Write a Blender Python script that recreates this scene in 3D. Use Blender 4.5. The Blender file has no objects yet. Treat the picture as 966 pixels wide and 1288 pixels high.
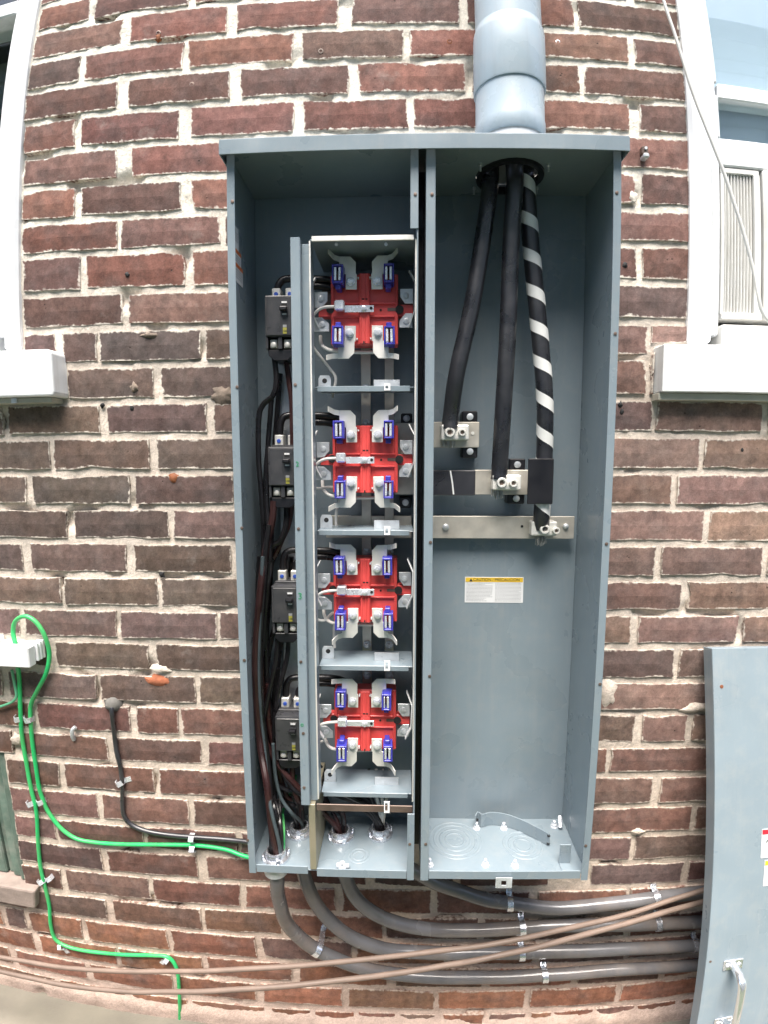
import bpy, bmesh, math, random
from mathutils import Vector, Matrix, noise

R = math.radians
scene = bpy.context.scene
COL = scene.collection

# ---------------------------------------------------------------- camera (hand-held phone, wide lens with barrel distortion)
cam_d = bpy.data.cameras.new('camera')
cam = bpy.data.objects.new('camera', cam_d)
COL.objects.link(cam)
scene.camera = cam
cam.matrix_world = Matrix(((0.999502, -0.002912, 0.031414, -0.000000), (0.031544, 0.108601, -0.993585, -0.987736), (-0.000518, 0.994081, 0.108639, 1.338229), (0, 0, 0, 1)))
cam_d.clip_start = 0.01
cam_d.clip_end = 500
cam_d.sensor_fit = 'HORIZONTAL'
cam_d.sensor_width = 36
cam_d.sensor_height = 48
cam_d.lens = 25
cam_d.type = 'PANO'
cam_d.panorama_type = 'FISHEYE_LENS_POLYNOMIAL'
cam_d.fisheye_fov = math.pi
cam_d.fisheye_polynomial_k0 = 0.0
cam_d.fisheye_polynomial_k1 = -0.04098340
cam_d.fisheye_polynomial_k2 = 0.0
cam_d.fisheye_polynomial_k3 = 0.0000251767
cam_d.fisheye_polynomial_k4 = -0.000000533503

# ---------------------------------------------------------------- sky, soft sun, exposure
SUN_EL, SUN_AZ = R(68), R(184)          # azimuth clockwise from +y (the wall faces -y)
world = bpy.data.worlds.new('World')
scene.world = world
world.use_nodes = True
wn = world.node_tree
sky = wn.nodes.new('ShaderNodeTexSky')
sky.sky_type = 'NISHITA'
sky.sun_disc = False
sky.sun_elevation = SUN_EL
sky.sun_rotation = SUN_AZ
sky.air_density = 1.0
sky.dust_density = 4.0
sky.ozone_density = 1.0
wn.links.new(sky.outputs[0], wn.nodes['Background'].inputs[0])
wn.nodes['Background'].inputs[1].default_value = 0.06
sun_d = bpy.data.lights.new('sun', 'SUN')
sun_d.energy = 1.5
sun_d.angle = R(40)
sun_d.color = (1.0, 0.95, 0.88)
sun = bpy.data.objects.new('sun', sun_d)
COL.objects.link(sun)
sd = Vector((math.sin(SUN_AZ) * math.cos(SUN_EL), math.cos(SUN_AZ) * math.cos(SUN_EL), math.sin(SUN_EL)))
sun.rotation_euler = sd.to_track_quat('Z', 'Y').to_euler()
sun.location = sd * 20
scene.view_settings.view_transform = 'Standard'
scene.view_settings.look = 'None'
scene.view_settings.gamma = 1.0
scene.view_settings.exposure = 2.6
scene.render.engine = 'CYCLES'
scene.cycles.max_bounces = 8
scene.cycles.diffuse_bounces = 4

# ---------------------------------------------------------------- materials
M = {}

def nodes_of(m):
    m.use_nodes = True
    nt = m.node_tree
    return nt, nt.nodes['Principled BSDF']

def mat(name, c, rough=0.5, metal=0.0, var=0.12, scale=30.0, bump=0.0, bscale=None, spec=0.5, dirt=None, dirt_scale=6.0, dirt_amt=0.35, coat=0.0, rvar=0.12, streak=None, streak_amt=0.3):
    """plain surface with mottled colour, uneven gloss, optional dirt and fine relief"""
    m = bpy.data.materials.new(name)
    nt, b = nodes_of(m)
    N, Lk = nt.nodes.new, nt.links.new
    tco = N('ShaderNodeTexCoord'); oi = N('ShaderNodeObjectInfo')
    sc3 = N('ShaderNodeVectorMath'); sc3.operation = 'SCALE'; sc3.inputs[0].default_value = (7.1, 3.3, 5.7); Lk(oi.outputs['Random'], sc3.inputs['Scale'])
    tca = N('ShaderNodeVectorMath'); tca.operation = 'ADD'; Lk(tco.outputs['Object'], tca.inputs[0]); Lk(sc3.outputs[0], tca.inputs[1])
    class tc: outputs = {'Object': tca.outputs[0]}
    n1 = N('ShaderNodeTexNoise'); n1.inputs['Scale'].default_value = scale; n1.inputs['Detail'].default_value = 6
    Lk(tc.outputs['Object'], n1.inputs['Vector'])
    mp = N('ShaderNodeMapRange')
    mp.inputs['From Min'].default_value = 0.3; mp.inputs['From Max'].default_value = 0.7
    mp.inputs['To Min'].default_value = 1 - var; mp.inputs['To Max'].default_value = 1 + var
    Lk(n1.outputs['Fac'], mp.inputs['Value'])
    mx = N('ShaderNodeMix'); mx.data_type = 'RGBA'; mx.blend_type = 'MULTIPLY'; mx.inputs['Factor'].default_value = 1
    mx.inputs['A'].default_value = (*c, 1)
    rv = N('ShaderNodeMath'); rv.operation = 'MULTIPLY_ADD'; rv.inputs[1].default_value = var * 0.8; rv.inputs[2].default_value = 1 - var * 0.4
    Lk(oi.outputs['Random'], rv.inputs[0])
    rm = N('ShaderNodeMath'); rm.operation = 'MULTIPLY'; Lk(mp.outputs[0], rm.inputs[0]); Lk(rv.outputs[0], rm.inputs[1])
    Lk(rm.outputs[0], mx.inputs['B'])
    out = mx.outputs['Result']
    if streak:
        mpn = N('ShaderNodeMapping'); mpn.inputs['Scale'].default_value = (55, 55, 4); Lk(tc.outputs['Object'], mpn.inputs['Vector'])
        n3 = N('ShaderNodeTexNoise'); n3.inputs['Scale'].default_value = 1; n3.inputs['Detail'].default_value = 7; n3.inputs['Roughness'].default_value = 0.7
        Lk(mpn.outputs[0], n3.inputs['Vector'])
        r3 = N('ShaderNodeMapRange'); r3.inputs['From Min'].default_value = 0.50; r3.inputs['From Max'].default_value = 0.76; r3.inputs['To Max'].default_value = streak_amt
        Lk(n3.outputs['Fac'], r3.inputs['Value'])
        m3 = N('ShaderNodeMix'); m3.data_type = 'RGBA'; m3.inputs['B'].default_value = (*streak, 1)
        Lk(r3.outputs[0], m3.inputs['Factor']); Lk(out, m3.inputs['A']); out = m3.outputs['Result']
    if dirt:
        n2 = N('ShaderNodeTexNoise'); n2.inputs['Scale'].default_value = dirt_scale; n2.inputs['Detail'].default_value = 8
        n2.inputs['Roughness'].default_value = 0.65
        Lk(tc.outputs['Object'], n2.inputs['Vector'])
        r2 = N('ShaderNodeMapRange'); r2.inputs['From Min'].default_value = 0.48; r2.inputs['From Max'].default_value = 0.72
        r2.inputs['To Max'].default_value = dirt_amt
        Lk(n2.outputs['Fac'], r2.inputs['Value'])
        m2 = N('ShaderNodeMix'); m2.data_type = 'RGBA'; m2.inputs['B'].default_value = (*dirt, 1)
        Lk(r2.outputs[0], m2.inputs['Factor']); Lk(out, m2.inputs['A'])
        out = m2.outputs['Result']
    Lk(out, b.inputs['Base Color'])
    mr = N('ShaderNodeMapRange'); mr.inputs['From Min'].default_value = 0.3; mr.inputs['From Max'].default_value = 0.7
    mr.inputs['To Min'].default_value = max(0.03, rough - rvar); mr.inputs['To Max'].default_value = min(1, rough + rvar)
    Lk(n1.outputs['Fac'], mr.inputs['Value']); Lk(mr.outputs[0], b.inputs['Roughness'])
    b.inputs['Metallic'].default_value = metal
    b.inputs['Specular IOR Level'].default_value = spec
    b.inputs['Coat Weight'].default_value = coat
    if bump:
        nb = N('ShaderNodeTexNoise'); nb.inputs['Scale'].default_value = bscale or scale * 6; nb.inputs['Detail'].default_value = 5
        Lk(tc.outputs['Object'], nb.inputs['Vector'])
        bp = N('ShaderNodeBump'); bp.inputs['Strength'].default_value = bump; bp.inputs['Distance'].default_value = 0.002
        Lk(nb.outputs['Fac'], bp.inputs['Height']); Lk(bp.outputs[0], b.inputs['Normal'])
    M[name] = m
    return m

mat('grey_paint', (0.200, 0.250, 0.285), 0.32, 0, 0.06, 9, 0.05, 260, dirt=(0.34, 0.33, 0.31), dirt_scale=45, dirt_amt=0.16, streak=(0.34, 0.35, 0.35), streak_amt=0.20)
mat('lid_paint', (0.235, 0.292, 0.330), 0.34, 0, 0.06, 7, 0.05, 260, dirt=(0.40, 0.39, 0.36), dirt_scale=38, dirt_amt=0.2, streak=(0.40, 0.41, 0.41), streak_amt=0.22)
mat('galvanised', (0.58, 0.61, 0.64), 0.38, 0.45, 0.15, 60, 0.05, 200, dirt=(0.35, 0.33, 0.3), dirt_scale=18)
mat('bright_zinc', (0.80, 0.82, 0.86), 0.24, 0.55, 0.12, 80)
mat('tinned', (0.76, 0.75, 0.71), 0.40, 0.35, 0.10, 50, 0.06, 300, dirt=(0.45, 0.4, 0.32), dirt_scale=25, dirt_amt=0.3)
mat('aluminium_bar', (0.56, 0.53, 0.47), 0.42, 0.5, 0.12, 40, 0.05, 300, dirt=(0.4, 0.34, 0.26), dirt_scale=16)
mat('brown_steel', (0.17, 0.125, 0.105), 0.45, 0.5, 0.2, 30, dirt=(0.3, 0.22, 0.18), dirt_scale=12)
mat('olive_steel', (0.36, 0.33, 0.24), 0.5, 0.5, 0.12, 18, dirt=(0.3, 0.22, 0.15), dirt_scale=9)
mat('red_plastic', (0.72, 0.085, 0.08), 0.42, 0, 0.10, 40, 0.05, 400)
mat('blue_plastic', (0.045, 0.045, 0.34), 0.35, 0, 0.12, 60)
mat('black_plastic', (0.010, 0.010, 0.013), 0.4, 0, 0.2, 40, 0.05, 500)
mat('breaker_plastic', (0.048, 0.049, 0.054), 0.36, 0, 0.12, 50, 0.08, 600, dirt=(0.12, 0.11, 0.1), dirt_scale=25, dirt_amt=0.3)
mat('black_jacket', (0.020, 0.020, 0.025), 0.33, 0, 0.3, 30, 0.02, 200, spec=0.9, dirt=(0.07, 0.07, 0.075), dirt_scale=20, dirt_amt=0.5)
mat('black_wire', (0.011, 0.010, 0.012), 0.34, 0, 0.25, 40)
mat('dark_red_wire', (0.036, 0.014, 0.014), 0.36, 0, 0.25, 30)
mat('slate_wire', (0.06, 0.08, 0.09), 0.4, 0, 0.2, 30)
mat('white_wire', (0.72, 0.71, 0.68), 0.4, 0, 0.08, 30, dirt=(0.4, 0.36, 0.3), dirt_scale=20, dirt_amt=0.3)
mat('green_wire', (0.02, 0.44, 0.13), 0.36, 0, 0.10, 20, dirt=(0.35, 0.22, 0.12), dirt_scale=7, dirt_amt=0.25)
mat('pale_green_wire', (0.12, 0.42, 0.24), 0.45, 0, 0.1, 20)
mat('white_tape', (0.76, 0.77, 0.76), 0.45, 0, 0.06, 30)
mat('pvc_grey', (0.37, 0.45, 0.51), 0.34, 0, 0.05, 14, 0.03, 200, dirt=(0.52, 0.53, 0.54), dirt_scale=24, dirt_amt=0.25, streak=(0.28, 0.30, 0.32), streak_amt=0.25)
mat('cable_jacket', (0.135, 0.132, 0.138), 0.19, 0, 0.2, 14, 0.12, 90, dirt=(0.30, 0.22, 0.16), dirt_scale=6, dirt_amt=0.45)
mat('rope_jacket', (0.20, 0.145, 0.115), 0.6, 0, 0.15, 22, 0.1, 200)
mat('white_paint', (0.74, 0.76, 0.77), 0.42, 0, 0.05, 12, 0.12, 60, dirt=(0.42, 0.39, 0.33), dirt_scale=16, dirt_amt=0.35, streak=(0.45, 0.43, 0.38), streak_amt=0.35)
mat('vinyl_white', (0.74, 0.76, 0.78), 0.35, 0, 0.03, 12, 0.02, 100, dirt=(0.6, 0.6, 0.55), dirt_scale=8, dirt_amt=0.2)
mat('beige_vinyl', (0.67, 0.67, 0.65), 0.42, 0, 0.05, 20, dirt=(0.45, 0.43, 0.36), dirt_scale=14, dirt_amt=0.35)
mat('sill_drip', (0.42, 0.41, 0.35), 0.55, 0, 0.1, 30, 0.1, 120)
mat('room_dark', (0.05, 0.052, 0.05), 0.8)
mat('old_green_paint', (0.10, 0.15, 0.12), 0.6, 0, 0.3, 14, 0.35, 90, dirt=(0.30, 0.30, 0.26), dirt_scale=16, dirt_amt=0.6)
mat('sandstone', (0.27, 0.215, 0.185), 0.85, 0, 0.15, 40, 0.4, 150, dirt=(0.3, 0.25, 0.22), dirt_scale=10)
mat('putty', (0.13, 0.125, 0.115), 0.8, 0, 0.15, 60, 0.5, 90)
mat('strap_zinc', (0.80, 0.82, 0.88), 0.22, 0.85, 0.2, 90)
mat('chrome', (0.86, 0.87, 0.88), 0.14, 0.85, 0.05, 40, rvar=0.05)
mat('label_white', (0.74, 0.75, 0.76), 0.4, 0, 0.03, 40)
mat('label_yellow', (0.72, 0.47, 0.04), 0.4, 0, 0.05, 40)
mat('label_orange', (0.66, 0.16, 0.03), 0.4, 0, 0.05, 40)
mat('label_red', (0.62, 0.03, 0.05), 0.4, 0, 0.05, 40)
mat('ink', (0.03, 0.03, 0.03), 0.6)
mat('ink_grey', (0.30, 0.31, 0.33), 0.6)
mat('ink_green', (0.02, 0.25, 0.10), 0.6)
mat('ink_blue', (0.03, 0.09, 0.45), 0.5)
mat('hole_dark', (0.012, 0.012, 0.013), 0.8)
mat('rust', (0.22, 0.075, 0.03), 0.85, 0, 0.3, 80, 0.3)
mat('copper_strand', (0.42, 0.42, 0.40), 0.4, 0.7, 0.3, 200)

def glass(name):
    """thin pane: clear, mirror-like by Fresnel, faintly wavy"""
    m = bpy.data.materials.new(name); m.use_nodes = True
    nt = m.node_tree; nt.nodes.clear(); N, Lk = nt.nodes.new, nt.links.new
    tr = N('ShaderNodeBsdfTransparent'); tr.inputs[0].default_value = (0.90, 0.95, 0.95, 1)
    gl = N('ShaderNodeBsdfGlossy'); gl.inputs['Roughness'].default_value = 0.015
    lw = N('ShaderNodeLayerWeight'); lw.inputs['Blend'].default_value = 0.5
    pw = N('ShaderNodeMath'); pw.operation = 'POWER'; pw.inputs[1].default_value = 4.0; Lk(lw.outputs['Facing'], pw.inputs[0])
    fr = N('ShaderNodeMath'); fr.operation = 'MULTIPLY_ADD'; fr.inputs[1].default_value = 0.9; fr.inputs[2].default_value = 0.07; Lk(pw.outputs[0], fr.inputs[0])
    mx = N('ShaderNodeMixShader'); out = N('ShaderNodeOutputMaterial')
    tc = N('ShaderNodeTexCoord'); n = N('ShaderNodeTexNoise'); n.inputs['Scale'].default_value = 3
    bp = N('ShaderNodeBump'); bp.inputs['Strength'].default_value = 0.05; bp.inputs['Distance'].default_value = 0.01
    Lk(tc.outputs['Object'], n.inputs['Vector']); Lk(n.outputs['Fac'], bp.inputs['Height'])
    Lk(bp.outputs[0], gl.inputs['Normal'])
    Lk(fr.outputs[0], mx.inputs[0]); Lk(tr.outputs[0], mx.inputs[1]); Lk(gl.outputs[0], mx.inputs[2]); Lk(mx.outputs[0], out.inputs[0])
    M[name] = m
glass('window_glass')

def brick_material():
    m = bpy.data.materials.new('brick')
    nt, b = nodes_of(m)
    N, Lk = nt.nodes.new, nt.links.new
    oi = N('ShaderNodeObjectInfo')
    geo = N('ShaderNodeNewGeometry')
    def noise_n(scale, detail, rough=0.6, vec=None):
        n = N('ShaderNodeTexNoise'); n.inputs['Scale'].default_value = scale; n.inputs['Detail'].default_value = detail
        n.inputs['Roughness'].default_value = rough
        Lk(vec or geo.outputs['Position'], n.inputs['Vector']); return n
    def rng(src, a, bb, c, d):
        r = N('ShaderNodeMapRange'); r.inputs['From Min'].default_value = a; r.inputs['From Max'].default_value = bb
        r.inputs['To Min'].default_value = c; r.inputs['To Max'].default_value = d; Lk(src, r.inputs['Value']); return r.outputs[0]
    def mix(fac, A, B, blend='MIX'):
        x = N('ShaderNodeMix'); x.data_type = 'RGBA'; x.blend_type = blend
        for sock, v in (('Factor', fac), ('A', A), ('B', B)):
            if isinstance(v, (int, float)): x.inputs[sock].default_value = v
            elif isinstance(v, tuple): x.inputs[sock].default_value = (*v, 1)
            else: Lk(v, x.inputs[sock])
        return x.outputs['Result']
    base = oi.outputs['Color']
    big = noise_n(14, 5)
    col = mix(rng(big.outputs['Fac'], 0.44, 0.70, 0, 0.5), base, (0.10, 0.082, 0.08))      # sooty, overburnt patches
    mid = noise_n(38, 6)
    col = mix(1.0, col, rng(mid.outputs['Fac'], 0.3, 0.7, 0.68, 1.34), 'MULTIPLY')
    spk = noise_n(130, 6, 0.7)
    col = mix(1.0, col, rng(spk.outputs['Fac'], 0.32, 0.68, 0.82, 1.18), 'MULTIPLY')
    tint = noise_n(21, 4)
    col = mix(rng(tint.outputs['Fac'], 0.45, 0.7, 0, 0.45), col, mix(1.0, col, (0.80, 0.98, 1.02), 'MULTIPLY'))
    # vertical rain streaks
    mp = N('ShaderNodeMapping'); mp.inputs['Scale'].default_value = (90, 90, 9); Lk(geo.outputs['Position'], mp.inputs['Vector'])
    st = noise_n(1, 4, 0.6, mp.outputs[0])
    col = mix(1.0, col, rng(st.outputs['Fac'], 0.3, 0.7, 0.93, 1.07), 'MULTIPLY')
    fine = noise_n(420, 4, 0.7)
    col = mix(1.0, col, rng(fine.outputs['Fac'], 0.3, 0.7, 0.80, 1.20), 'MULTIPLY')
    # pits
    vor = N('ShaderNodeTexVoronoi'); vor.inputs['Scale'].default_value = 75; Lk(geo.outputs['Position'], vor.inputs['Vector'])
    pitm = noise_n(30, 3)
    pit = N('ShaderNodeMath'); pit.operation = 'MULTIPLY'
    Lk(rng(vor.outputs['Distance'], 0.06, 0.16, 1, 0), pit.inputs[0]); Lk(rng(pitm.outputs['Fac'], 0.58, 0.64, 0, 1), pit.inputs[1])
    col = mix(pit.outputs[0], col, (0.035, 0.025, 0.022))
    # pale lime bloom
    bloom = noise_n(9, 8, 0.72)
    col = mix(rng(bloom.outputs['Fac'], 0.60, 0.78, 0, 0.45), col, (0.42, 0.38, 0.35))
    # mortar smeared over the ragged arris
    at = N('ShaderNodeAttribute'); at.attribute_name = 'edge'
    rag = noise_n(120, 5, 0.65); rag2 = noise_n(26, 3)
    ad = N('ShaderNodeMath'); ad.operation = 'MULTIPLY_ADD'; ad.inputs[1].default_value = 0.55; ad.inputs[2].default_value = -0.245
    Lk(rag.outputs['Fac'], ad.inputs[0])
    ad2 = N('ShaderNodeMath'); ad2.operation = 'MULTIPLY_ADD'; ad2.inputs[1].default_value = 0.34
    Lk(rag2.outputs['Fac'], ad2.inputs[0]); Lk(ad.outputs[0], ad2.inputs[2])
    df = N('ShaderNodeMath'); df.operation = 'SUBTRACT'
    Lk(ad2.outputs[0], df.inputs[0]); Lk(at.outputs['Fac'], df.inputs[1])
    smear = rng(df.outputs[0], 0.12, 0.24, 0, 0.95)
    zz = N('ShaderNodeSeparateXYZ'); Lk(geo.outputs['Position'], zz.inputs[0])
    mcol = mix(rng(zz.outputs['Z'], 0.2, 1.9, 0, 1), (0.56, 0.46, 0.385), (0.75, 0.71, 0.635))
    mcol = mix(1.0, mcol, rng(mid.outputs['Fac'], 0.3, 0.7, 0.8, 1.15), 'MULTIPLY')
    col = mix(smear, col, mcol)
    Lk(col, b.inputs['Base Color'])
    b.inputs['Roughness'].default_value = 0.88
    b.inputs['Specular IOR Level'].default_value = 0.25
    hs = N('ShaderNodeMath'); hs.operation = 'ADD'
    h1 = N('ShaderNodeMath'); h1.operation = 'MULTIPLY'; h1.inputs[1].default_value = 0.5; Lk(fine.outputs['Fac'], h1.inputs[0])
    Lk(h1.outputs[0], hs.inputs[0]); Lk(mid.outputs['Fac'], hs.inputs[1])
    h2 = N('ShaderNodeMath'); h2.operation = 'MULTIPLY_ADD'; h2.inputs[1].default_value = -0.8
    Lk(pit.outputs[0], h2.inputs[0]); Lk(hs.outputs[0], h2.inputs[2])
    h3 = N('ShaderNodeMath'); h3.operation = 'MULTIPLY_ADD'; h3.inputs[1].default_value = 0.35
    Lk(smear, h3.inputs[0]); Lk(h2.outputs[0], h3.inputs[2])
    bp = N('ShaderNodeBump'); bp.inputs['Strength'].default_value = 0.36; bp.inputs['Distance'].default_value = 0.003
    Lk(h3.outputs[0], bp.inputs['Height']); Lk(bp.outputs[0], b.inputs['Normal'])
    M['brick'] = m

def mortar_material():
    m = bpy.data.materials.new('mortar')
    nt, b = nodes_of(m)
    N, Lk = nt.nodes.new, nt.links.new
    geo = N('ShaderNodeNewGeometry')
    sep = N('ShaderNodeSeparateXYZ'); Lk(geo.outputs['Position'], sep.inputs[0])
    n1 = N('ShaderNodeTexNoise'); n1.inputs['Scale'].default_value = 7; n1.inputs['Detail'].default_value = 6
    n2 = N('ShaderNodeTexNoise'); n2.inputs['Scale'].default_value = 160; n2.inputs['Detail'].default_value = 6; n2.inputs['Roughness'].default_value = 0.7
    n3 = N('ShaderNodeTexNoise'); n3.inputs['Scale'].default_value = 17; n3.inputs['Detail'].default_value = 7; n3.inputs['Roughness'].default_value = 0.7
    for n in (n1, n2, n3): Lk(geo.outputs['Position'], n.inputs['Vector'])
    # newer, whiter repointing high up; brick-dusted beige low down; pink brick dust over the footing
    zn = N('ShaderNodeMath'); zn.operation = 'MULTIPLY_ADD'; zn.inputs[1].default_value = 0.5; Lk(n1.outputs['Fac'], zn.inputs[0]); Lk(sep.outputs['Z'], zn.inputs[2])
    cr = N('ShaderNodeValToRGB'); Lk(zn.outputs[0], cr.inputs[0])
    mr = N('ShaderNodeMapRange'); mr.inputs['From Max'].default_value = 2.6; Lk(zn.outputs[0], mr.inputs['Value']); Lk(mr.outputs[0], cr.inputs[0])
    e = cr.color_ramp.elements
    e[0].position = 0.0; e[0].color = (0.54, 0.40, 0.34, 1)
    e[1].position = 1.0; e[1].color = (0.81, 0.77, 0.685, 1)
    for p_, c_ in ((0.17, (0.56, 0.43, 0.36)), (0.26, (0.61, 0.51, 0.425)), (0.5, (0.61, 0.535, 0.465)), (0.68, (0.63, 0.555, 0.485)), (0.80, (0.78, 0.735, 0.65))):
        el = e.new(p_); el.color = (*c_, 1)
    def mul(A, src, a, bb, lo, hi):
        r = N('ShaderNodeMapRange'); r.inputs['From Min'].default_value = a; r.inputs['From Max'].default_value = bb
        r.inputs['To Min'].default_value = lo; r.inputs['To Max'].default_value = hi; Lk(src, r.inputs['Value'])
        x = N('ShaderNodeMix'); x.data_type = 'RGBA'; x.blend_type = 'MULTIPLY'; x.inputs['Factor'].default_value = 1
        Lk(A, x.inputs['A']); Lk(r.outputs[0], x.inputs['B']); return x.outputs['Result']
    c = mul(cr.outputs[0], n2.outputs['Fac'], 0.3, 0.7, 0.80, 1.15)
    c = mul(c, n3.outputs['Fac'], 0.35, 0.62, 0.80, 1.10)
    st = N('ShaderNodeMapRange'); st.inputs['From Min'].default_value = 0.62; st.inputs['From Max'].default_value = 0.74; st.inputs['To Max'].default_value = 0.6
    Lk(n3.outputs['Fac'], st.inputs['Value'])
    x = N('ShaderNodeMix'); x.data_type = 'RGBA'; x.inputs['B'].default_value = (0.26, 0.18, 0.15, 1)
    Lk(st.outputs[0], x.inputs['Factor']); Lk(c, x.inputs['A'])
    Lk(x.outputs['Result'], b.inputs['Base Color'])
    b.inputs['Roughness'].default_value = 0.92
    b.inputs['Specular IOR Level'].default_value = 0.2
    ah = N('ShaderNodeMath'); ah.operation = 'ADD'; Lk(n2.outputs['Fac'], ah.inputs[0]); Lk(n3.outputs['Fac'], ah.inputs[1])
    bp = N('ShaderNodeBump'); bp.inputs['Strength'].default_value = 0.6; bp.inputs['Distance'].default_value = 0.004
    Lk(ah.outputs[0], bp.inputs['Height']); Lk(bp.outputs[0], b.inputs['Normal'])
    M['mortar'] = m

def concrete_material():
    mat('concrete', (0.17, 0.155, 0.125), 0.9, 0, 0.25, 9, 0.5, 120, dirt=(0.17, 0.16, 0.12), dirt_scale=3, dirt_amt=0.6)
mat('grass', (0.045, 0.075, 0.022), 0.95, 0, 0.4, 3, 0.6, 60)
mat('siding', (0.60, 0.62, 0.63), 0.7, 0, 0.1, 3)
mat('roof_felt', (0.06, 0.06, 0.06), 0.9)
mat('sky_reflection_tint', (0.66, 0.71, 0.84), 0.8, 0, 0.05, 6)  # pale blue standing in for sky brightness in the panes
brick_material(); mortar_material(); concrete_material()

# ---------------------------------------------------------------- helpers
def tag(o, label=None, cat=None, group=None, kind=None):
    if label: o['label'] = label
    if cat: o['category'] = cat
    if group: o['group'] = group
    if kind: o['kind'] = kind
    return o

SHIFT = {}      # things whose parts are modelled in world metres

def thing(name, label, cat, loc=(0, 0, 0), group=None, world=True):
    o = bpy.data.objects.new(name, None)
    o.empty_display_size = 0.05
    COL.objects.link(o)
    o.location = loc
    if world: SHIFT[o.name] = Vector(loc)
    return tag(o, label, cat, group)

def catmull(pts, n=8):
    P = [Vector(p) for p in pts]
    if len(P) < 3: return P
    P = [P[0] * 2 - P[1]] + P + [P[-1] * 2 - P[-2]]
    out = []
    for i in range(1, len(P) - 2):
        a, b, c, d = P[i - 1], P[i], P[i + 1], P[i + 2]
        for k in range(n):
            t = k / n
            out.append(0.5 * ((2 * b) + (c - a) * t + (2 * a - 5 * b + 4 * c - d) * t * t + (3 * b - a - 3 * c + d) * t ** 3))
    out.append(P[-2])
    return out

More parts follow.
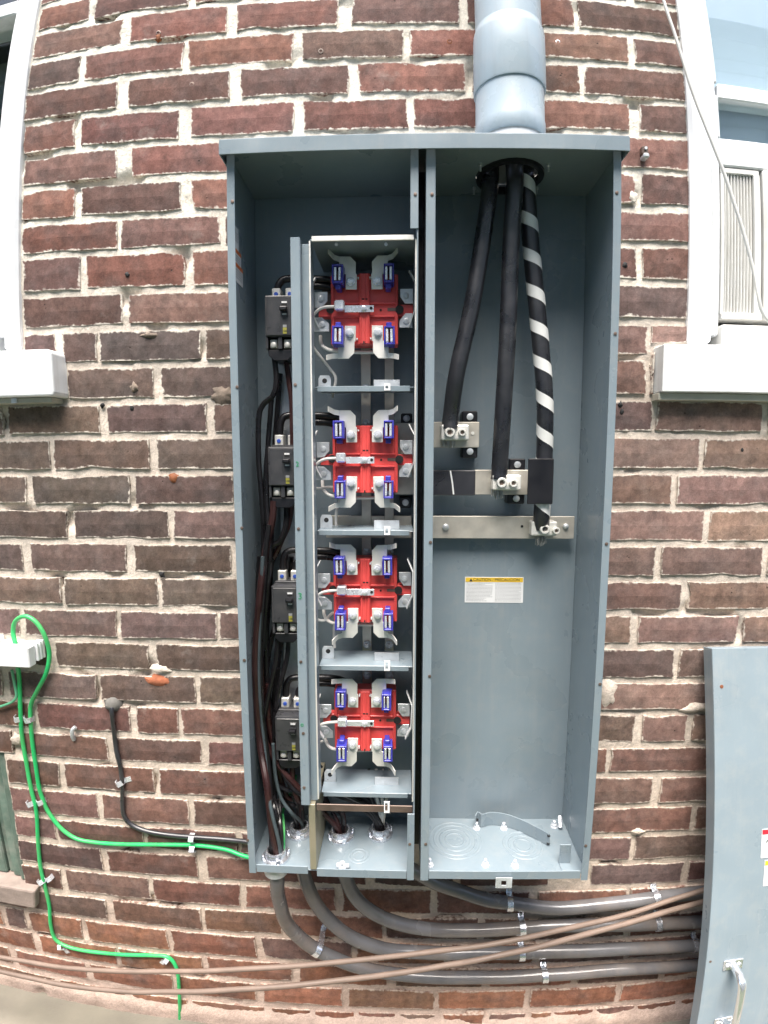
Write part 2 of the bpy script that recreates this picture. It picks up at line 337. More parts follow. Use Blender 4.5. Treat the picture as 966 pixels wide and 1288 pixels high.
class MB:
    """collects shapes in world (or the parent's local) metres and links them as one mesh object"""
    def __init__(s): s.v, s.f = [], []
    def add(s, V, F):
        o = len(s.v); s.v += [tuple(p) for p in V]; s.f += [tuple(i + o for i in f) for f in F]; return s
    def box(s, x0, x1, y0, y1, z0, z1):
        if x0 > x1: x0, x1 = x1, x0
        if y0 > y1: y0, y1 = y1, y0
        if z0 > z1: z0, z1 = z1, z0
        return s.add([(x0, y0, z0), (x1, y0, z0), (x1, y1, z0), (x0, y1, z0), (x0, y0, z1), (x1, y0, z1), (x1, y1, z1), (x0, y1, z1)],
                     [(0, 3, 2, 1), (4, 5, 6, 7), (0, 1, 5, 4), (1, 2, 6, 5), (2, 3, 7, 6), (3, 0, 4, 7)])
    def prism(s, poly, y0, y1):
        """polygon in x,z extruded along y"""
        if y0 > y1: y0, y1 = y1, y0
        ar = sum(poly[i][0] * poly[(i + 1) % len(poly)][1] - poly[(i + 1) % len(poly)][0] * poly[i][1] for i in range(len(poly)))
        if ar < 0: poly = poly[::-1]
        n = len(poly)
        return s.add([(x, y0, z) for x, z in poly] + [(x, y1, z) for x, z in poly],
                     [tuple(range(n)), tuple(range(2 * n - 1, n - 1, -1))] + [(i, i + n, (i + 1) % n + n, (i + 1) % n) for i in range(n)])
    def ribbon(s, pts, w, t):
        """flat strip: pts in x,z (bent), depth w along y from y=pts' third value, thickness t"""
        return s
    def lathe(s, prof, c=(0, 0, 0), axis='z', n=24, cap=True):
        """prof = [(radius, height)] about an axis through c"""
        V, F = [], []
        for r, h in prof:
            for k in range(n):
                a = 2 * math.pi * k / n
                p = (r * math.cos(a), r * math.sin(a), h)
                if axis == 'y': p = (p[0], h, -p[1])
                if axis == 'x': p = (h, p[1], p[0])
                V.append((p[0] + c[0], p[1] + c[1], p[2] + c[2]))
        for i in range(len(prof) - 1):
            for k in range(n):
                F.append((i * n + k, i * n + (k + 1) % n, (i + 1) * n + (k + 1) % n, (i + 1) * n + k))
        if cap:
            F.append(tuple(range(n - 1, -1, -1))); F.append(tuple(range((len(prof) - 1) * n, len(prof) * n)))
        return s.add(V, F)
    def tube(s, path, r, n=10, smooth=8, flat=None):
        P = catmull(path, smooth) if smooth else [Vector(p) for p in path]
        rr = r if callable(r) else (lambda t: r)
        up = None; V, F = [], []
        m = len(P)
        for i, p in enumerate(P):
            t = (P[min(i + 1, m - 1)] - P[max(i - 1, 0)]).normalized()
            if up is None:
                up = t.orthogonal().normalized()
            up = (up - t * up.dot(t)).normalized()
            sd_ = t.cross(up)
            R_ = rr(i / (m - 1))
            for k in range(n):
                a = 2 * math.pi * k / n
                V.append(p + (up * math.cos(a) + sd_ * math.sin(a)) * R_)
        for i in range(m - 1):
            for k in range(n):
                F.append((i * n + k, i * n + (k + 1) % n, (i + 1) * n + (k + 1) % n, (i + 1) * n + k))
        F.append(tuple(range(n - 1, -1, -1))); F.append(tuple(range((m - 1) * n, m * n)))
        return s.add(V, F)
    def strip(s, path, width, thick, wdir=(0, 1, 0)):
        """flat bar swept along a polyline: width along wdir, thickness across"""
        P = [Vector(p) for p in path]; W = Vector(wdir).normalized(); V, F = [], []
        m = len(P)
        for i, p in enumerate(P):
            t = (P[min(i + 1, m - 1)] - P[max(i - 1, 0)]).normalized()
            nn = t.cross(W).normalized()
            for a, b in ((-1, -1), (1, -1), (1, 1), (-1, 1)):
                V.append(p + W * (a * width / 2) + nn * (b * thick / 2))
        for i in range(m - 1):
            for k in range(4):
                F.append((i * 4 + k, (i + 1) * 4 + k, (i + 1) * 4 + (k + 1) % 4, i * 4 + (k + 1) % 4))
        F.append((0, 1, 2, 3)); F.append(tuple((m - 1) * 4 + k for k in (3, 2, 1, 0)))
        return s.add(V, F)
    def text(s, string, size, loc, rotx=math.pi / 2, rotz=0, depth=0.0004, sx=1.0):
        cu = bpy.data.curves.new('t', 'FONT'); cu.body = string; cu.size = size; cu.extrude = depth
        cu.align_x = 'CENTER'; cu.align_y = 'CENTER'
        o = bpy.data.objects.new('t', cu); COL.objects.link(o)
        me = o.to_mesh()
        T = Matrix.Translation(loc) @ Matrix.Rotation(rotz, 4, 'Z') @ Matrix.Rotation(rotx, 4, 'X') @ Matrix.Diagonal((sx, 1, 1, 1))
        s.add([T @ v.co for v in me.vertices], [tuple(p.vertices) for p in me.polygons])
        o.to_mesh_clear(); bpy.data.objects.remove(o); bpy.data.curves.remove(cu)
        return s
    def build(s, name, material, parent=None, bevel=0.0, smooth=False, seg=1):
        me = bpy.data.meshes.new(name)
        me.from_pydata(s.v, [], s.f)
        bm = bmesh.new(); bm.from_mesh(me)
        bmesh.ops.recalc_face_normals(bm, faces=bm.faces)
        if bevel:
            ed = [e for e in bm.edges if len(e.link_faces) == 2 and e.calc_face_angle(0) > 0.6]
            bmesh.ops.bevel(bm, geom=ed, offset=bevel, segments=seg, affect='EDGES', profile=0.5, clamp_overlap=True)
        for f in bm.faces: f.smooth = smooth
        bm.to_mesh(me); bm.free()
        if smooth:
            try: me.set_sharp_from_angle(angle=R(40))
            except Exception: pass
        me.materials.append(M[material])
        o = bpy.data.objects.new(name, me)
        COL.objects.link(o)
        if parent is not None:
            o.parent = parent
            if parent.name in SHIFT: o.location = -SHIFT[parent.name]
        return o

def copy_tree(root, loc):
    r = root.copy(); COL.objects.link(r); r.location = loc
    for ch in root.children:
        c = ch.copy(); COL.objects.link(c); c.parent = r
        for g in ch.children:
            d = g.copy(); COL.objects.link(d); d.parent = c
    return r

# ================================================================ the setting
Z0 = 2.257                       # height of the reference joint above the pavement
H = 0.0678                       # brick course
def zr(z): return z + Z0         # from "below the reference joint" to height above the ground

# ---- ground: one concrete sheet, reaching far out in front of the wall
def ground():
    xs = [-200, -40, -8, -3] + [-2 + 0.1 * i for i in range(41)] + [3, 8, 40, 200]
    ys = [-200, -40, -8, -3, -1.5] + [-0.8 + 0.1 * i for i in range(9)] + [0.3, 3, 40]
    V = [(x, y, 0.004 * noise.noise(Vector((x * 4, y * 4, 0))) if abs(x) < 3 and -2 < y < 0.2 else 0) for y in ys for x in xs]
    n = len(xs)
    F = [(j * n + i, j * n + i + 1, (j + 1) * n + i + 1, (j + 1) * n + i) for j in range(len(ys) - 1) for i in range(n - 1)]
    o = MB().add(V, F).build('ground', 'grass', smooth=True)
    tag(o, kind='structure')
    p_ = MB().box(-14, 14, -0.75, 0.02, -0.12, 0.012).build('pavement', 'concrete')
    tag(p_, kind='structure')
ground()
def add_sky_blocker():  # added house, out of view: blocks low sky, pale siding gives frontal fill
    t = thing('sky_blocker_house', 'unseen grey clapboard house added to block low sky across the side yard', 'house', (0, -4.2, 0))
    MB().box(-9, 9, -8.0, -4.2, -0.1, 5.6).build('wall', 'siding', t)
    for k in range(36):
        z = 0.1 + 0.15 * k
        MB().add([(-9, -4.2, z), (9, -4.2, z), (9, -4.172, z), (-9, -4.172, z), (-9, -4.2, z + 0.15), (9, -4.2, z + 0.15)], [(0, 1, 2, 3), (3, 2, 5, 4), (0, 3, 4), (1, 5, 2)]).build('clapboard', 'siding', t)
    MB().add([(-9.3, -3.9, 5.6), (9.3, -3.9, 5.6), (9.3, -6.1, 7.2), (-9.3, -6.1, 7.2), (9.3, -8.3, 5.6), (-9.3, -8.3, 5.6)], [(0, 1, 2, 3), (3, 2, 4, 5), (0, 3, 5), (1, 4, 2), (0, 5, 4, 1)]).build('roof', 'roof_felt', t)
    for x in (-4.5, 0.6, 4.8):
        for z in (1.0, 3.6):
            w = MB().box(x - 0.5, x + 0.5, -4.2, -4.13, z, z + 1.4).build('window', 'vinyl_white', t)
            MB().box(x - 0.42, x + 0.42, -4.129, -4.125, z + 0.08, z + 1.32).build('pane', 'room_dark', w)
add_sky_blocker()

# ---- the brick wall
wall = thing('brick_wall', 'old red brown brick wall with wide pale mortar joints behind the open meter cabinet', 'wall')
WIN_L = (-1.75, -0.735, zr(-0.745), zr(0.95))      # openings: x0, x1, z0, z1
WIN_R = (0.528, 1.50, zr(-0.745), zr(0.95))
CELL = (-1.45, -0.853, 0.36, 0.715)
OPEN = (WIN_L, WIN_R, CELL)

def mortar_bed():
    fx = [-1.12 + 0.0095 * i for i in range(210)]
    fz = [0.0 + 0.0095 * i for i in range(252)]
    cuts_x = [v for o in OPEN for v in o[:2]]; cuts_z = [v for o in OPEN for v in o[2:]]
    def merge(a, cuts, lo, hi):
        a = [v for v in a if all(abs(v - c) > 0.004 for c in cuts)]
        return sorted(set(a + [c for c in cuts if lo < c < hi] + [lo, hi]))
    xs = merge(fx + [-2.0, -1.6, -1.3, 1.0, 1.2, 1.7, 2.0], cuts_x, -2.4, 2.4)
    zs = merge(fz + [2.5, 2.7, 2.9], cuts_z, -0.3, 3.4)
    V, F = [], []
    for z in zs:
        for x in xs:
            y = 0.0016 + 0.0022 * noise.noise(Vector((x * 45, 3.1, z * 45))) + 0.0018 * noise.noise(Vector((x * 130, 7.7, z * 130))) + 0.0016 * noise.noise(Vector((x * 9, 1.7, z * 9)))
            d = noise.noise(Vector((x * 13, 11.3, z * 16)))
            if d > 0.36: y += 0.011 * min(1, (d - 0.36) / 0.16)          # washed-out joints
            y = max(y, 0.0002)
            if z < 0.072: y -= 0.012 * min(1, (0.072 - z) / 0.03)        # smeared footing
            V.append((x, y, z))
    n = len(xs)
    for j in range(len(zs) - 1):
        for i in range(n - 1):
            cx, cz = (xs[i] + xs[i + 1]) / 2, (zs[j] + zs[j + 1]) / 2
            if any(o[0] < cx < o[1] and o[2] < cz < o[3] for o in OPEN): continue
            F.append((j * n + i, j * n + i + 1, (j + 1) * n + i + 1, (j + 1) * n + i))
    MB().add(V, F).build('mortar', 'mortar', wall, smooth=True)
    c = MB()                                                             # the wall's thickness behind the joints
    for x0, x1, z0, z1 in ((-2.4, WIN_L[0], 0, 3.4), (WIN_L[1], WIN_R[0], 0.72, 3.4), (WIN_R[1], 2.4, 0, 3.4), (CELL[1], WIN_R[1], 0, 0.72),
                           (WIN_L[0], CELL[0], 0, WIN_L[2]), (CELL[0], CELL[1], 0, CELL[2]), (CELL[0], WIN_L[1], CELL[3], WIN_L[2]), (WIN_R[0], WIN_R[1], 0.72, WIN_R[2]),
                           (WIN_L[0], WIN_L[1], WIN_L[3], 3.4), (WIN_R[0], WIN_R[1], WIN_R[3], 3.4)):
        c.box(x0 + 0.001, x1 - 0.001, 0.03, 0.32, z0, z1)
    c.build('wall_core', 'mortar', wall)
mortar_bed()

BRICKS = [   # course, x0, x1, z0, z1
    (1, -0.724, -0.61, 2.197, 2.25), (1, -0.598, -0.404, 2.197, 2.25), (1, -0.388, -0.202, 2.197, 2.25), (1, -0.184, 0.005, 2.197, 2.25), (1, 0.019, 0.201, 2.197, 2.25),
    (1, 0.216, 0.425, 2.197, 2.25), (1, 0.443, 0.527, 2.197, 2.25), (2, -0.727, -0.536, 2.128, 2.182), (2, -0.515, -0.327, 2.128, 2.182), (2, -0.305, -0.116, 2.127, 2.182),
    (2, -0.089, 0.107, 2.126, 2.182), (2, 0.122, 0.239, 2.126, 2.182), (2, 0.25, 0.318, 2.125, 2.182), (2, 0.329, 0.522, 2.125, 2.182), (3, -0.729, -0.618, 2.06, 2.113),
    (3, -0.604, -0.407, 2.06, 2.113), (3, -0.395, -0.199, 2.06, 2.113), (3, -0.181, 0.004, 2.06, 2.112), (3, 0.018, 0.153, 2.06, 2.112), (3, 0.164, 0.247, 2.06, 2.111),
    (3, 0.257, 0.419, 2.06, 2.11), (3, 0.432, 0.523, 2.06, 2.11), (4, -0.73, -0.536, 1.993, 2.046), (4, -0.513, -0.316, 1.993, 2.046), (4, -0.294, -0.096, 1.993, 2.046),
    (4, -0.077, 0.117, 1.993, 2.046), (4, 0.131, 0.248, 1.993, 2.046), (4, 0.258, 0.323, 1.992, 2.046), (4, 0.335, 0.524, 1.992, 2.046), (5, -0.728, -0.62, 1.925, 1.979),
    (5, -0.606, -0.411, 1.925, 1.979), (5, -0.388, -0.196, 1.925, 1.979), (5, -0.177, 0.012, 1.926, 1.978), (5, 0.024, 0.208, 1.927, 1.978), (5, 0.22, 0.414, 1.927, 1.978),
    (5, 0.434, 0.523, 1.928, 1.978), (6, -0.726, -0.532, 1.858, 1.911), (6, -0.503, -0.283, 1.858, 1.911), (6, -0.265, -0.093, 1.858, 1.911), (6, -0.071, 0.108, 1.858, 1.912),
    (6, 0.129, 0.28, 1.859, 1.912), (6, 0.298, 0.526, 1.859, 1.913), (7, -0.726, -0.617, 1.791, 1.843), (7, -0.602, -0.408, 1.791, 1.843), (7, -0.386, -0.239, 1.791, 1.843),
    (7, 0.338, 0.423, 1.793, 1.845), (7, 0.436, 0.525, 1.793, 1.845), (8, -0.727, -0.534, 1.727, 1.777), (8, -0.524, -0.335, 1.727, 1.777), (8, -0.324, -0.24, 1.727, 1.777),
    (8, 0.339, 0.526, 1.728, 1.778), (9, -0.725, -0.607, 1.654, 1.713), (9, -0.594, -0.402, 1.654, 1.713), (9, -0.384, -0.24, 1.654, 1.713), (9, 0.34, 0.428, 1.659, 1.713),
    (9, 0.439, 0.529, 1.659, 1.713), (10, -0.726, -0.525, 1.586, 1.64), (10, -0.511, -0.242, 1.586, 1.64), (10, 0.342, 0.527, 1.589, 1.645), (11, -0.727, -0.662, 1.536, 1.571),
    (11, -0.646, -0.579, 1.518, 1.571), (11, -0.571, -0.376, 1.518, 1.571), (11, -0.365, -0.243, 1.518, 1.571), (11, 0.344, 0.451, 1.525, 1.574), (11, 0.461, 0.53, 1.545, 1.574),
    (12, -0.641, -0.469, 1.449, 1.503), (12, -0.453, -0.244, 1.449, 1.503), (12, 0.346, 0.45, 1.451, 1.511), (13, -0.993, -0.782, 1.382, 1.434), (13, -0.767, -0.579, 1.382, 1.434),
    (13, -0.562, -0.369, 1.382, 1.434), (13, -0.354, -0.246, 1.382, 1.434), (13, 0.348, 0.467, 1.384, 1.437), (13, 0.476, 0.677, 1.384, 1.437), (13, 0.69, 0.881, 1.384, 1.437),
    (14, -0.901, -0.686, 1.313, 1.368), (14, -0.676, -0.481, 1.313, 1.368), (14, -0.465, -0.247, 1.313, 1.368), (14, 0.351, 0.561, 1.315, 1.369), (14, 0.57, 0.749, 1.315, 1.369),
    (15, -0.964, -0.74, 1.246, 1.299), (15, -0.723, -0.525, 1.246, 1.299), (15, -0.513, -0.321, 1.246, 1.299), (15, 0.353, 0.511, 1.248, 1.301), (15, 0.523, 0.73, 1.248, 1.301),
    (16, -0.875, -0.657, 1.178, 1.231), (16, -0.642, -0.451, 1.178, 1.231), (16, -0.44, -0.251, 1.178, 1.231), (16, 0.356, 0.575, 1.178, 1.233), (16, 0.589, 0.777, 1.178, 1.233),
    (17, -0.982, -0.76, 1.111, 1.164), (17, -0.74, -0.541, 1.111, 1.164), (17, -0.522, -0.331, 1.111, 1.164), (17, 0.359, 0.486, 1.11, 1.164), (17, 0.5, 0.697, 1.11, 1.164),
    (17, 0.71, 0.906, 1.11, 1.164), (18, -0.899, -0.682, 1.043, 1.096), (18, -0.672, -0.48, 1.043, 1.096), (18, -0.47, -0.254, 1.043, 1.096), (18, 0.362, 0.544, 1.043, 1.096),
    (18, 0.557, 0.748, 1.043, 1.096), (19, -1.007, -0.778, 0.976, 1.029), (19, -0.765, -0.57, 0.976, 1.029), (19, -0.558, -0.364, 0.976, 1.029), (19, -0.356, -0.256, 0.976, 1.029),
    (19, 0.365, 0.449, 0.977, 1.028), (19, 0.463, 0.659, 0.977, 1.028), (19, 0.672, 0.869, 0.977, 1.028), (20, -0.926, -0.719, 0.91, 0.961), (20, -0.703, -0.508, 0.91, 0.961),
    (20, -0.489, -0.258, 0.91, 0.961), (20, 0.361, 0.537, 0.906, 0.962), (20, 0.55, 0.746, 0.906, 0.962), (21, -1.061, -0.833, 0.841, 0.895), (21, -0.815, -0.621, 0.841, 0.895),
    (21, -0.61, -0.414, 0.841, 0.895), (21, -0.404, -0.26, 0.841, 0.895), (21, 0.365, 0.628, 0.839, 0.891), (21, 0.642, 0.816, 0.839, 0.891), (22, -1.009, -0.777, 0.772, 0.827),
    (22, -0.758, -0.554, 0.772, 0.827), (22, -0.539, -0.453, 0.772, 0.827), (22, -0.443, -0.262, 0.772, 0.827), (22, 0.368, 0.469, 0.769, 0.824), (22, 0.485, 0.574, 0.769, 0.824),
    (22, 0.589, 0.781, 0.769, 0.824), (23, -1.0, -0.829, 0.707, 0.757), (23, -0.8, -0.61, 0.707, 0.757), (23, -0.589, -0.408, 0.707, 0.757), (23, -0.393, -0.247, 0.707, 0.757),
    (23, 0.372, 0.417, 0.704, 0.754), (23, 0.425, 0.625, 0.704, 0.754), (23, 0.638, 0.819, 0.704, 0.754), (24, -0.847, -0.725, 0.637, 0.692), (24, -0.712, -0.513, 0.637, 0.692),
    (24, -0.501, -0.25, 0.637, 0.692), (24, 0.368, 0.516, 0.634, 0.689), (24, 0.534, 0.713, 0.634, 0.689), (25, -0.85, -0.645, 0.567, 0.623), (25, -0.632, -0.442, 0.567, 0.623),
    (25, -0.432, -0.252, 0.567, 0.623), (25, 0.373, 0.605, 0.567, 0.62), (25, 0.617, 0.806, 0.567, 0.62), (26, -0.852, -0.755, 0.503, 0.552), (26, -0.747, -0.549, 0.503, 0.552),
    (26, -0.539, -0.345, 0.503, 0.552), (26, -0.334, -0.237, 0.503, 0.552), (26, 0.369, 0.482, 0.5, 0.552), (26, 0.494, 0.679, 0.5, 0.552), (27, -0.854, -0.652, 0.437, 0.488),
    (27, -0.635, -0.434, 0.437, 0.488), (27, -0.413, -0.266, 0.437, 0.488), (27, -0.254, -0.07, 0.437, 0.488), (27, -0.054, 0.114, 0.437, 0.487), (27, 0.131, 0.315, 0.438, 0.486),
    (27, 0.406, 0.605, 0.438, 0.485), (27, 0.617, 0.794, 0.438, 0.485), (28, -0.857, -0.761, 0.368, 0.422), (28, -0.745, -0.549, 0.368, 0.422), (28, -0.539, -0.344, 0.368, 0.422),
    (28, -0.33, -0.136, 0.368, 0.422), (28, -0.122, 0.068, 0.367, 0.423), (28, 0.082, 0.277, 0.367, 0.423), (28, 0.299, 0.489, 0.366, 0.423), (28, 0.498, 0.693, 0.366, 0.423),
    (29, -0.86, -0.661, 0.299, 0.353), (29, -0.64, -0.438, 0.299, 0.353), (29, -0.427, -0.254, 0.299, 0.353), (29, -0.235, -0.037, 0.299, 0.353), (29, -0.025, 0.169, 0.299, 0.352),
    (29, 0.186, 0.283, 0.298, 0.352), (29, 0.299, 0.492, 0.298, 0.351), (29, 0.505, 0.705, 0.298, 0.351), (30, -1.097, -0.949, 0.229, 0.285), (30, -0.933, -0.88, 0.229, 0.285),
    (30, -0.869, -0.732, 0.229, 0.285), (30, -0.718, -0.521, 0.229, 0.285), (30, -0.51, -0.317, 0.229, 0.285), (30, -0.302, -0.104, 0.229, 0.284), (30, -0.093, 0.102, 0.229, 0.284),
    (30, 0.116, 0.298, 0.23, 0.284), (30, 0.313, 0.501, 0.23, 0.284), (30, 0.514, 0.709, 0.23, 0.284), (31, -1.119, -0.874, 0.163, 0.214), (31, -0.854, -0.657, 0.163, 0.214),
    (31, -0.645, -0.446, 0.163, 0.214), (31, -0.432, -0.238, 0.163, 0.214), (31, -0.221, -0.023, 0.163, 0.214), (31, -0.005, 0.19, 0.163, 0.215), (31, 0.206, 0.39, 0.163, 0.215),
    (31, 0.405, 0.595, 0.163, 0.216), (31, 0.611, 0.795, 0.163, 0.216), (32, -1.197, -0.962, 0.095, 0.148), (32, -0.939, -0.748, 0.095, 0.148), (32, -0.731, -0.526, 0.095, 0.148),
    (32, -0.509, -0.328, 0.095, 0.148), (32, -0.311, -0.128, 0.095, 0.148), (32, -0.113, 0.083, 0.095, 0.148), (32, 0.092, 0.288, 0.095, 0.148), (32, 0.302, 0.499, 0.095, 0.148),
    (32, 0.511, 0.708, 0.095, 0.148), (33, -1.167, -0.846, 0.043, 0.074), (33, -0.828, -0.652, 0.043, 0.074), (33, -0.635, -0.498, 0.043, 0.074), (33, -0.482, -0.311, 0.043, 0.074),
    (33, -0.294, -0.204, 0.043, 0.074), (33, -0.192, -0.102, 0.043, 0.074), (33, -0.089, -0.006, 0.043, 0.074), (33, 0.008, 0.087, 0.043, 0.074), (33, 0.106, 0.196, 0.043, 0.074),
    (33, 0.212, 0.294, 0.043, 0.074), (33, 0.308, 0.353, 0.043, 0.074), (33, 0.363, 0.452, 0.043, 0.074), (33, 0.463, 0.551, 0.043, 0.074), (33, 0.563, 0.657, 0.043, 0.074),
    (33, 0.671, 0.776, 0.043, 0.074),
]

rb = random.Random(7)
def brick_mesh(x0, x1, z0, z1, rnd):
    """hipped-out front (so the shader knows the distance to the arris) with a ragged outline, 50 triangles"""
    w, h = x1 - x0, z1 - z0
    cx, cz = (x0 + x1) / 2, (z0 + z1) / 2
    per = []
    nx = 5 if w > 0.1 else 3
    for i in range(nx + 1): per.append((-w / 2 + w * i / nx, -h / 2, 0))
    per.append((w / 2, rnd.uniform(-h, h) / 6, 1))
    for i in range(nx + 1): per.append((w / 2 - w * i / nx, h / 2, 0))
    per.append((-w / 2, rnd.uniform(-h, h) / 6, 1))
    j = 0.0017
    chip = rnd.random() < 0.3; ck = rnd.randrange(len(per))
    per = [(x + rnd.uniform(-j, j) * (1 if s else 1.5), z + rnd.uniform(-j, j)) for x, z, s in per]
    if chip: per[ck] = (per[ck][0] * 0.96, per[ck][1] * 0.86)
    tilt = rnd.uniform(-0.004, 0.004)
    per = [(x, z + x * tilt) for x, z in per]
    m = len(per)
    yf = rnd.uniform(-0.0034, -0.0014); ys = rnd.uniform(-0.006, 0.006); yt = rnd.uniform(-0.02, 0.02)
    V = [(x, yf + x * ys + z * yt + 0.0010, z) for x, z in per] + [(x * 0.995, 0.022, z * 0.97) for x, z in per]
    rl = max(0.0, w / 2 - h / 2)
    ri = [(-rl, yf - rl * ys - 0.0006, 0), (rl, yf + rl * ys - 0.0006, 0)]
    V += ri
    a, b = 2 * m, 2 * m + 1
    F, prev = [], None
    for i in range(m):
        k = (i + 1) % m
        F.append((i, i + m, k + m, k))
    own = [a if x < 0 else b for x, z in per]
    for i in range(m):
        k = (i + 1) % m
        if own[i] == own[k]: F.append((i, k, own[i]))
        else: F.append((i, k, own[k], own[i]))
    me = bpy.data.meshes.new('brick')
    me.from_pydata(V, [], F)
    bm = bmesh.new(); bm.from_mesh(me); bmesh.ops.recalc_face_normals(bm, faces=bm.faces); bm.to_mesh(me); bm.free()
    at = me.attributes.new('edge', 'FLOAT', 'POINT')
    for i in range(len(V)): at.data[i].value = 1.0 if i >= 2 * m else 0.0
    return me, (cx, 0, cz)

def brick_colour(x, z, rnd):
    v = rnd.uniform(0.70, 1.22)
    if z < 0.45:                     # orange commons low down
        t = min(1, (0.45 - z) / 0.25); c = Vector((0.20, 0.100, 0.084)).lerp(Vector((0.30, 0.135, 0.09)), t)
    elif x > 0.3 and 0.75 < z < 1.62: c = Vector((0.26, 0.165, 0.148))
    elif x > 0.3: c = Vector((0.205, 0.112, 0.098))
    elif z > 1.55: c = Vector((0.225, 0.108, 0.092))
    elif z > 0.80: c = Vector((0.152, 0.106, 0.095))
    else: c = Vector((0.185, 0.098, 0.084))
    g = rnd.uniform(0, 0.75) if rnd.random() < 0.5 else 0
    c = c.lerp(Vector((0.115, 0.095, 0.090)), g)
    c = Vector((c.x * 0.90, c.y * 0.88, c.z * 0.82))
    return (c.x * v, c.y * v * rnd.uniform(0.94, 1.06), c.z * v * rnd.uniform(0.94, 1.06), 1)

for (row, x0, x1, z0, z1) in BRICKS:
    me, loc = brick_mesh(x0, x1, z0, z1, rb)
    me.materials.append(M['brick'])
    o = bpy.data.objects.new('brick', me); COL.objects.link(o)
    o.parent = wall; o.location = loc
    o.color = brick_colour(loc[0], loc[2], rb)

def bricks_beyond():
    """running bond that goes on outside the measured stretch, one joined part"""
    V, F, E = [], [], []
    ext = {}
    for (row, x0, x1, z0, z1) in BRICKS:
        a = ext.setdefault(row, [9, -9]); a[0] = min(a[0], x0); a[1] = max(a[1], x1)
    rnd = random.Random(3)
    for row in range(-14, 34):
        zc = zr(-(row - 0.5) * H); z0, z1 = zc - 0.028, zc + 0.028
        x = -2.35 + (0.107 if row % 2 else 0)
        while x < 2.3:
            a, b = x, x + 0.202
            x += 0.2135
            segs = [(a, b)]
            if row in ext: segs = [(a, min(b, ext[row][0] - 0.011)), (max(a, ext[row][1] + 0.011), b)]
            for (p, q_) in segs:
                for o in OPEN:
                    if z1 > o[2] - 0.005 and z0 < o[3] + 0.005:
                        if p < o[0] < q_: q_ = o[0] - 0.006
                        elif p < o[1] < q_: p = o[1] + 0.006
                        elif o[0] <= p and q_ <= o[1]: q_ = p
                if q_ - p < 0.03: continue
                me, loc = brick_mesh(p, q_, z0, z1, rnd)
                k = len(V)
                V += [(v.co.x + loc[0], v.co.y, v.co.z + loc[2]) for v in me.vertices]
                F += [tuple(i + k for i in f.vertices) for f in me.polygons]
                E += [d.value for d in me.attributes['edge'].data]
                bpy.data.meshes.remove(me)
    me = bpy.data.meshes.new('brickwork_beyond'); me.from_pydata(V, [], F)
    at = me.attributes.new('edge', 'FLOAT', 'POINT')
    at.data.foreach_set('value', E)
    me.materials.append(M['brick'])
    o = bpy.data.objects.new('brickwork_beyond', me); COL.objects.link(o); o.parent = wall
    o.color = (0.22, 0.115, 0.098, 1); o['kind'] = 'stuff'
bricks_beyond()

# spalls, plugs and patches that belong to the wall
def lump(c, rx, rz, ry, seed, material, name, parent, n=14, rag=(0.62, 1.18)):
    rnd = random.Random(seed); V = [(c[0], c[1] - ry, c[2])]; F = []
    for j, (q, yy) in enumerate(((0.55, 0.8), (1.0, 0.0))):
        for k in range(n):
            a = 2 * math.pi * k / n; s_ = q * rnd.uniform(*rag)
            V.append((c[0] + rx * s_ * math.cos(a), c[1] - ry * yy * rnd.uniform(0.8, 1.1) + 0.004 * (1 - yy), c[2] + rz * s_ * math.sin(a)))
    for k in range(n):
        F.append((0, 1 + k, 1 + (k + 1) % n)); F.append((1 + k, 1 + n + k, 1 + n + (k + 1) % n, 1 + (k + 1) % n))
    return MB().add(V, F).build(name, material, parent, smooth=True)
mat('fresh_brick', (0.33, 0.11, 0.055), 0.95, 0, 0.25, 70, 0.6, 130)
mat('mortar_patch', (0.56, 0.50, 0.42), 0.95, 0, 0.15, 60, 0.6, 120, dirt=(0.3, 0.24, 0.2), dirt_scale=20)
mat('old_mortar', (0.19, 0.15, 0.12), 0.95, 0, 0.3, 80, 0.8, 120)
lump((-0.4904, -0.0042, 0.8856), 0.030, 0.014, 0.0015, 3, 'fresh_brick', 'spalled_patch', wall)
lump((-0.4838, -0.0042, 0.9110), 0.024, 0.010, 0.002, 4, 'mortar', 'mortar_patch', wall)
lump((-0.4370, -0.0042, 1.2939), 0.011, 0.012, 0.0015, 5, 'rust', 'rusty_plug', wall, 14, (0.8, 1.1))
lump((-0.3343, -0.0042, 1.4506), 0.030, 0.022, 0.003, 6, 'old_mortar', 'crumbled_mortar', wall, 18)
lump((-0.4728, -0.0042, 1.5626), 0.022, 0.007, 0.003, 8, 'old_mortar', 'crumbled_mortar', wall)
lump((-0.5060, -0.0042, 1.4673), 0.010, 0.013, 0.002, 9, 'old_mortar', 'crumbled_mortar', wall)
lump((0.4099, -0.0042, 0.8734), 0.022, 0.036, 0.003, 10, 'mortar', 'mortar_patch', wall)
lump((0.5959, -0.0042, 0.8418), 0.045, 0.013, 0.004, 11, 'mortar', 'mortar_patch', wall)
lump((0.4950, -0.0042, 0.5672), 0.018, 0.010, 0.003, 12, 'mortar', 'mortar_patch', wall)
lump((0.4198, -0.0042, 1.8034), 0.011, 0.015, 0.002, 13, 'mortar', 'mortar_patch', wall)
lump((-0.8147, -0.0042, 0.7419), 0.02, 0.016, 0.003, 17, 'mortar', 'mortar_patch', wall)
def hole(px, r, seed):
    lump((px[0], px[1], px[2]), r, r * 1.15, 0.0001, seed, 'hole_dark', 'drill_hole', wall, 10)
